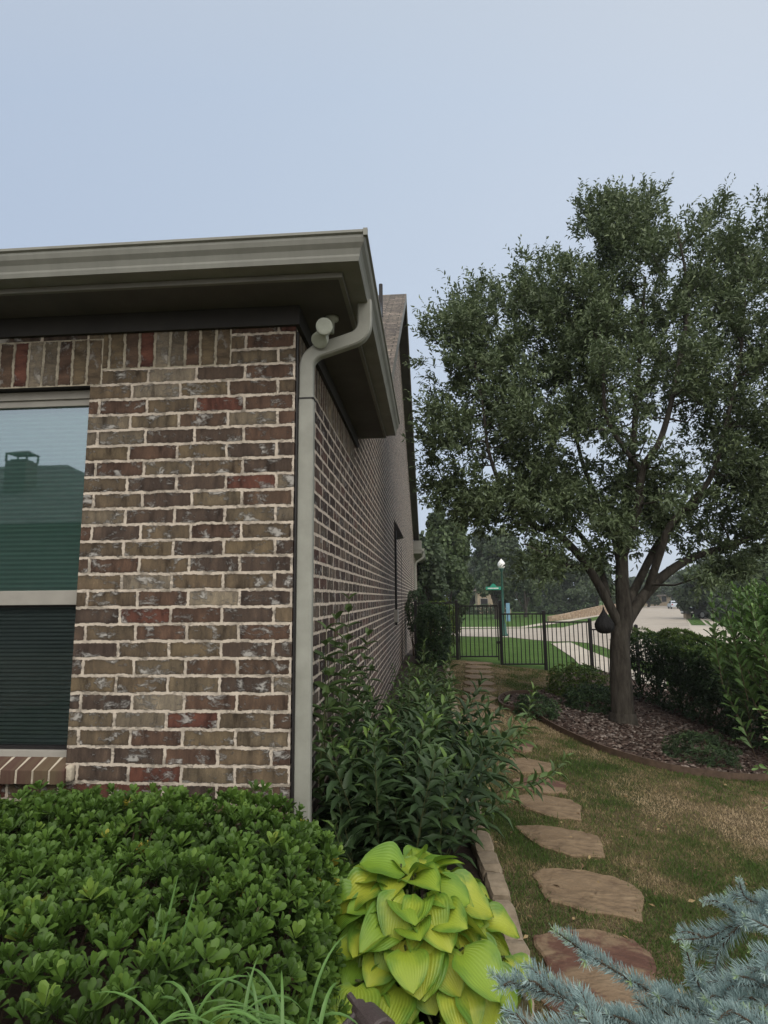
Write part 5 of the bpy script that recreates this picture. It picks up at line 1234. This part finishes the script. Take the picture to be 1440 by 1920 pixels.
m_ = len(pts); mb.add([(x, LY-.22, z) for x, z in pts]+[(x, LY-.18, z) for x, z in pts], [tuple(range(m_)), tuple(range(m_, 2*m_))[::-1]]+[(i, m_+i, m_+(i+1) % m_, (i+1) % m_) for i in range(m_)]); setparent(mb.build('blade', M_SIGNG, fixn=True), ss)
M_WHITE = flat('sign_white', (.7, .7, .7), rough=.5, bump=0)
mb = MB(); mb.box((x0+.12, LY-.235, zb_+.07), (x1-.15, LY-.223, zb_+.13)); setparent(mb.build('lettering', M_WHITE), ss)
# stone retaining wall
M_RET = brickmat('retaining_stone', bw=.5, rh=.22, offset=.5, smear=.1, mortar=(.30, .25, .2), stops=[(0, (.30, .22, .15)), (.3, (.38, .29, .21)), (.6, (.26, .19, .14)), (.8, (.42, .34, .26)), (1, (.34, .27, .2))])
RB = GP([(1030, 1165), (1060, 1162), (1100, 1157), (1136, 1151), (1175, 1145)]); RT = [1156, 1151, 1142, 1134, 1131]
mb = MB()
for i in range(len(RB)-1):
    a, b_ = RB[i], RB[i+1]; za = P([1030, 1060, 1100, 1136, 1175][i], RT[i], a[1])[2]; zb = P([1030, 1060, 1100, 1136, 1175][i+1], RT[i+1], b_[1])[2]
    L = np.linalg.norm(b_[:2]-a[:2]); off = i*7.0
    mb.add([(a[0], a[1], -1.2), (b_[0], b_[1], -1.2), (b_[0], b_[1], zb), (a[0], a[1], za), (a[0]-.1, a[1]+.5, -1.2), (b_[0]-.1, b_[1]+.5, -1.2), (b_[0]-.1, b_[1]+.5, zb), (a[0]-.1, a[1]+.5, za)],
           [(0, 1, 2, 3), (3, 2, 6, 7), (5, 4, 7, 6)]+([(0, 3, 7, 4)] if i == 0 else []), [[(off, 0), (off+L, 0), (off+L, zb+1.2), (off, za+1.2)], [(off, 0), (off+L, 0), (off+L, .5), (off, .5)], [(0, 0), (1, 0), (1, 1), (0, 1)]]+([[(0, 0), (0, 1), (.5, 1), (.5, 0)]] if i == 0 else []))
tag(mb.build('retaining_wall', M_RET), 'tan stone retaining wall rising along the far side of the street', 'wall')
# houses across
def farhouse(label, x, y, z, w_, d_, h_, rh_, rz, wallm, roofm, group=None):
    hs = thing('house', label, 'house', (x, y, z), group, rz)
    mb = MB(); mb.box((-w_/2, -d_/2, -.3), (w_/2, d_/2, h_)); mb.build('wall', wallm, hs)
    mb = MB(); o2 = .5; e0 = (-w_/2-o2, -d_/2-o2, h_); e1 = (w_/2+o2, -d_/2-o2, h_); e2 = (w_/2+o2, d_/2+o2, h_); e3 = (-w_/2-o2, d_/2+o2, h_); r0 = (-w_/2+d_/2, 0, h_+rh_); r1 = (w_/2-d_/2, 0, h_+rh_)
    for f_ in ((e0, e1, r1, r0), (e2, e3, r0, r1)): rquad(mb, *f_)
    mb.add([e1, e2, r1], [(0, 1, 2)], [[(0, 0), (d_, 0), (d_/2, d_/2)]]); mb.add([e3, e0, r0], [(0, 1, 2)], [[(0, 0), (d_, 0), (d_/2, d_/2)]])
    mb.add([e0, e1, e2, e3], [(3, 2, 1, 0)]); mb.build('roof', roofm, hs)
    for fx in (-.3, .1, .35):
        wn_ = MB(); wn_.box((fx*w_-.6, -d_/2-.06, .9), (fx*w_+.6, -d_/2-.003, 2.3)); wo_ = wn_.build('window', M_WINFRAME, hs)
        pn = MB(); pn.box((fx*w_-.52, -d_/2-.07, .98), (fx*w_+.52, -d_/2-.062, 2.22)); pn.build('pane', M_DARK, wo_)
    return hs
M_BEIGE = surf('beige_brick', [(.3, (.30, .24, .17)), (.7, (.40, .33, .25))], scale=3, rough=.9, bump=.1)
q = P(925, 1130, 88); farhouse('beige house half hidden in the trees behind the street lamp', q[0]+.3, 92, -1, 5, 4.5, 3.4, 2.0, 0, M_BEIGE, M_SHINGLE)
q = P(1222, 1130, 150); farhouse('distant house at the end of the street left of the silver car', q[0]-2, 150, -1, 10, 8, 2.4, 1.5, 0, M_BEIGE, M_SHINGLE)
# neighbour house behind the viewer (it is what the window mirrors)
M_NBR = surf('neighbour_brick', [(.3, (.10, .08, .06)), (.7, (.16, .12, .10))], scale=3, rough=.9, bump=.1)
def neighbour():
    rp_ = P(128, 872, 22.0); cp = P(43, 846, 18.9)
    hs = thing('neighbour_house', 'neighbouring hip-roofed house with a capped chimney, mirrored in the window', 'house', (rp_[0]-5, -21.8, 0))
    h_ = 4.0; zr = rp_[2]; hl_ = 11.0; hd = 6.0
    mb = MB(); mb.box((-hl_, -hd, -.3), (hl_, hd, h_)); mb.build('wall', M_NBR, hs)
    mb = MB(); a, b_ = hl_+.5, hd+.5
    e0, e1, e2, e3 = (-a, -b_, h_), (a, -b_, h_), (a, b_, h_), (-a, b_, h_); r0, r1 = (-5, 0, zr), (5, 0, zr)
    rquad(mb, e0, e1, r1, r0); rquad(mb, e2, e3, r0, r1); mb.add([e1, e2, r1], [(0, 1, 2)]); mb.add([e3, e0, r0], [(0, 1, 2)]); mb.add([e0, e1, e2, e3], [(3, 2, 1, 0)]); mb.build('roof', M_SHINGLE, hs)
    mb = MB(); cx, cy, zt = cp[0]-hs.location.x, -18.73+21.8, cp[2]-.45; mb.box((cx-.42, cy-.35, 4), (cx+.42, cy+.35, zt)); ch = mb.build('chimney', M_NBR, hs)
    mb = MB()
    for sx in (-1, 1):
        for sy in (-1, 1): mb.box((cx+sx*.42-.03, cy+sy*.32-.03, zt), (cx+sx*.42+.03, cy+sy*.32+.03, zt+.30))
    mb.box((cx-.3, cy-.25, zt), (cx+.3, cy+.25, zt+.07)); mb.add([(cx-.48, cy-.38, zt+.30), (cx+.48, cy-.38, zt+.30), (cx+.48, cy+.38, zt+.30), (cx-.48, cy+.38, zt+.30), (cx-.26, cy, zt+.45), (cx+.26, cy, zt+.45)], [(0, 1, 5, 4), (2, 3, 4, 5), (1, 2, 5), (3, 0, 4), (3, 2, 1, 0)])
    mb.build('chimney_cap', M_DARK, ch)
neighbour()
# brick mailbox, white sign, vehicles
q = G(1289, 1160)
mbx = thing('brick_mailbox', 'small tan brick mailbox pillar at the kerb beside the pickup', 'mailbox', q)
mb = MB(); mb.box((-.28, -.3, -.1), (.28, .3, 1.05)); mb.box((-.33, -.35, 1.05), (.33, .35, 1.15)); mb.build('pillar', M_BEIGE, mbx, bevel=.01)
mb = MB(); mb.box((-.12, -.33, .72), (.12, -.301, .95)); mb.build('door', M_DARK, mbx)
q = G(1197, 1140); zt = P(1197, 1113, q[1])[2]; zb_ = P(1197, 1121, q[1])[2]
sg_ = thing('white_sign', 'small white square sign on a thin post seen through the oak fork', 'sign', q)
mb = MB(); wv_ = 3.6/F_PX*(q[1]+2.8); mb.box((q[0]-wv_, q[1]-.03, zb_), (q[0]+wv_, q[1], zt)); setparent(mb.build('board', M_WHITE), sg_)
mb = MB(); mb.tube([(q[0], q[1]+.03, -1.1), (q[0], q[1]+.03, zt-.02)], .03, 6); setparent(mb.build('post', M_DARK), sg_)
M_TYRE = flat('tyre', (.02, .02, .02), rough=.9, bump=.2); M_RIM = flat('rim', (.25, .25, .26), rough=.35, metal=.6, bump=0)
M_CGLASS = flat('car_glass', (.02, .03, .035), rough=.08, bump=0, spec=.8)
M_SILVER = flat('silver_paint', (.50, .55, .62), rough=.3, v=.05, bump=0, spec=.6); M_BLACKP = flat('black_paint', (.02, .022, .026), rough=.3, bump=0, spec=.6)
M_REDL = flat('tail_light', (.35, .03, .03), rough=.3, bump=0)
def car(name, label, cat, loc, rz, prof, cab, wdt, wr, wheels, paint):
    c = thing(name, label, cat, loc, None, rz); hw = wdt/2
    def ext(mb, pf, w0, w1=None, zc=0):
        w1 = w1 if w1 is not None else w0; zmin = min(z for _, z in pf); zmax = max(z for _, z in pf)
        L_ = [(x, -(w0+(w1-w0)*(z-zmin)/(zmax-zmin)), z) for x, z in pf]; R_ = [(x, (w0+(w1-w0)*(z-zmin)/(zmax-zmin)), z) for x, z in pf]; m_ = len(pf)
        mb.add(L_+R_, [tuple(range(m_)), tuple(range(m_, 2*m_))[::-1]]+[(i, m_+i, m_+(i+1) % m_, (i+1) % m_) for i in range(m_)])
    mb = MB(); ext(mb, prof, hw); ext(mb, cab[0], hw*.93, hw*.78); mb.build('body', paint, c, fixn=True, bevel=.04)
    mb = MB(); ext(mb, cab[1], hw*.94, hw*.80); mb.build('side_window', M_CGLASS, c, fixn=True)
    for nm, pf in (('windscreen', cab[2]), ('rear_window', cab[3])):
        (xa, za), (xb, zb) = pf; mb = MB(); s = 1 if nm == 'windscreen' else -1
        mb.quad((xa+s*.02, -hw*.82, za), (xa+s*.02, hw*.82, za), (xb+s*.02, hw*.72, zb), (xb+s*.02, -hw*.72, zb)); mb.build(nm, M_CGLASS, c)
    xf = max(x for x, _ in prof); xr = min(x for x, _ in prof)
    for s in (-1, 1):
        mb = MB(); mb.box((xf-.05, s*hw*.72-.17, .62), (xf+.02, s*hw*.72+.17, .78)); mb.build('headlight', M_WHITE, c)
        mb = MB(); mb.box((xr-.02, s*hw*.8-.12, .7), (xr+.05, s*hw*.8+.12, .92)); mb.build('tail_light', M_REDL, c)
    for xw in wheels:
        for s in (-1, 1):
            mb = MB(); mb.tube([(xw, s*(hw-.24), wr), (xw, s*(hw-.22), wr), (xw, s*(hw-.02), wr), (xw, s*(hw+.01), wr)], [wr*.9, wr, wr, wr*.9], 24); wh = mb.build('wheel', M_TYRE, c)
            mb = MB(); mb.tube([(xw, s*(hw-.03), wr), (xw, s*(hw+.02), wr)], wr*.62, 16); mb.build('rim', M_RIM, wh)
    return c
q = G(1265, 1141.5)
car('silver_car', 'small silver car parked far down the street', 'car', (q[0], q[1], -1+.02), R(78), [(-2.2, .35), (2.2, .35), (2.25, .7), (1.2, .95), (-1.9, 1.0), (-2.25, .85)],
    ([(-1.7, .95), (1.1, .92), (.35, 1.45), (-1.1, 1.47)], [(-1.45, 1.0), (.85, .98), (.3, 1.38), (-1.0, 1.4)], ((1.08, .95), (.4, 1.42)), ((-1.7, .98), (-1.12, 1.42))), 1.8, .32, (-1.4, 1.4), M_SILVER)
q = G(1304, 1160)
car('pickup_truck', 'dark pickup truck parked by the brick mailbox, half hidden by leaves', 'truck', (q[0]+1.6, q[1]+.5, -1+.02), R(200), [(-2.7, .5), (2.7, .5), (2.8, .9), (2.7, 1.15), (1.2, 1.2), (-2.7, 1.2)],
    ([(-.9, 1.15), (1.3, 1.15), (.7, 1.85), (-.7, 1.87)], [(-.75, 1.22), (1.05, 1.22), (.6, 1.75), (-.6, 1.77)], ((1.28, 1.2), (.75, 1.8)), ((-.92, 1.2), (-.72, 1.8))), 1.95, .42, (-1.75, 1.75), M_BLACKP)
# ---- bronze garden spotlight at the bottom edge
q = P(672, 1893, -1.15)
gl = thing('garden_light', 'dark bronze garden spotlight at the foot of the hosta', 'light', (q[0], q[1], q[2]-.15))
def setg(mb, nm, **k): o = mb.build(nm, M_BRONZE, **k); setparent(o, gl); return o
a = P(655, 1866, -1.12); b_ = P(675, 1893, -1.16); c_ = P(700, 1925, -1.22)
mb = MB(); mb.tube([a, b_], .0085, 8); setg(mb, 'stake')
mb = MB(); mb.tube([b_-(c_-b_)*.15, b_+(c_-b_)*.25], [.02, .02], 8); setg(mb, 'knuckle')
mb = MB(); mb.tube([b_+(c_-b_)*.25, b_+(c_-b_)*.5, c_+(c_-b_)*.6, c_+(c_-b_)*.65], [.02, .035, .042, .036], 18); setg(mb, 'lamp_head')
mb = MB(); mb.tube([P(640, 1935, -1.2), P(668, 1905, -1.18)], .012, 8); setg(mb, 'bracket')

# ---------------------------------------------------------------- air
mh = bpy.data.materials.new('haze'); mh.use_nodes = True; t = mh.node_tree; t.nodes.clear()
oo_ = nd(t, 'ShaderNodeOutputMaterial'); pv = nd(t, 'ShaderNodeVolumePrincipled'); pv.inputs['Color'].default_value = (.86, .88, .92, 1); pv.inputs['Density'].default_value = .0007; pv.inputs['Anisotropy'].default_value = .2
t.links.new(pv.outputs[0], oo_.inputs['Volume'])
mb = MB(); mb.box((-100, -100, -3.5), (300, 520, 26)); tag(mb.build('haze', mh), 'thin pale haze filling the air', 'haze', kind='stuff')
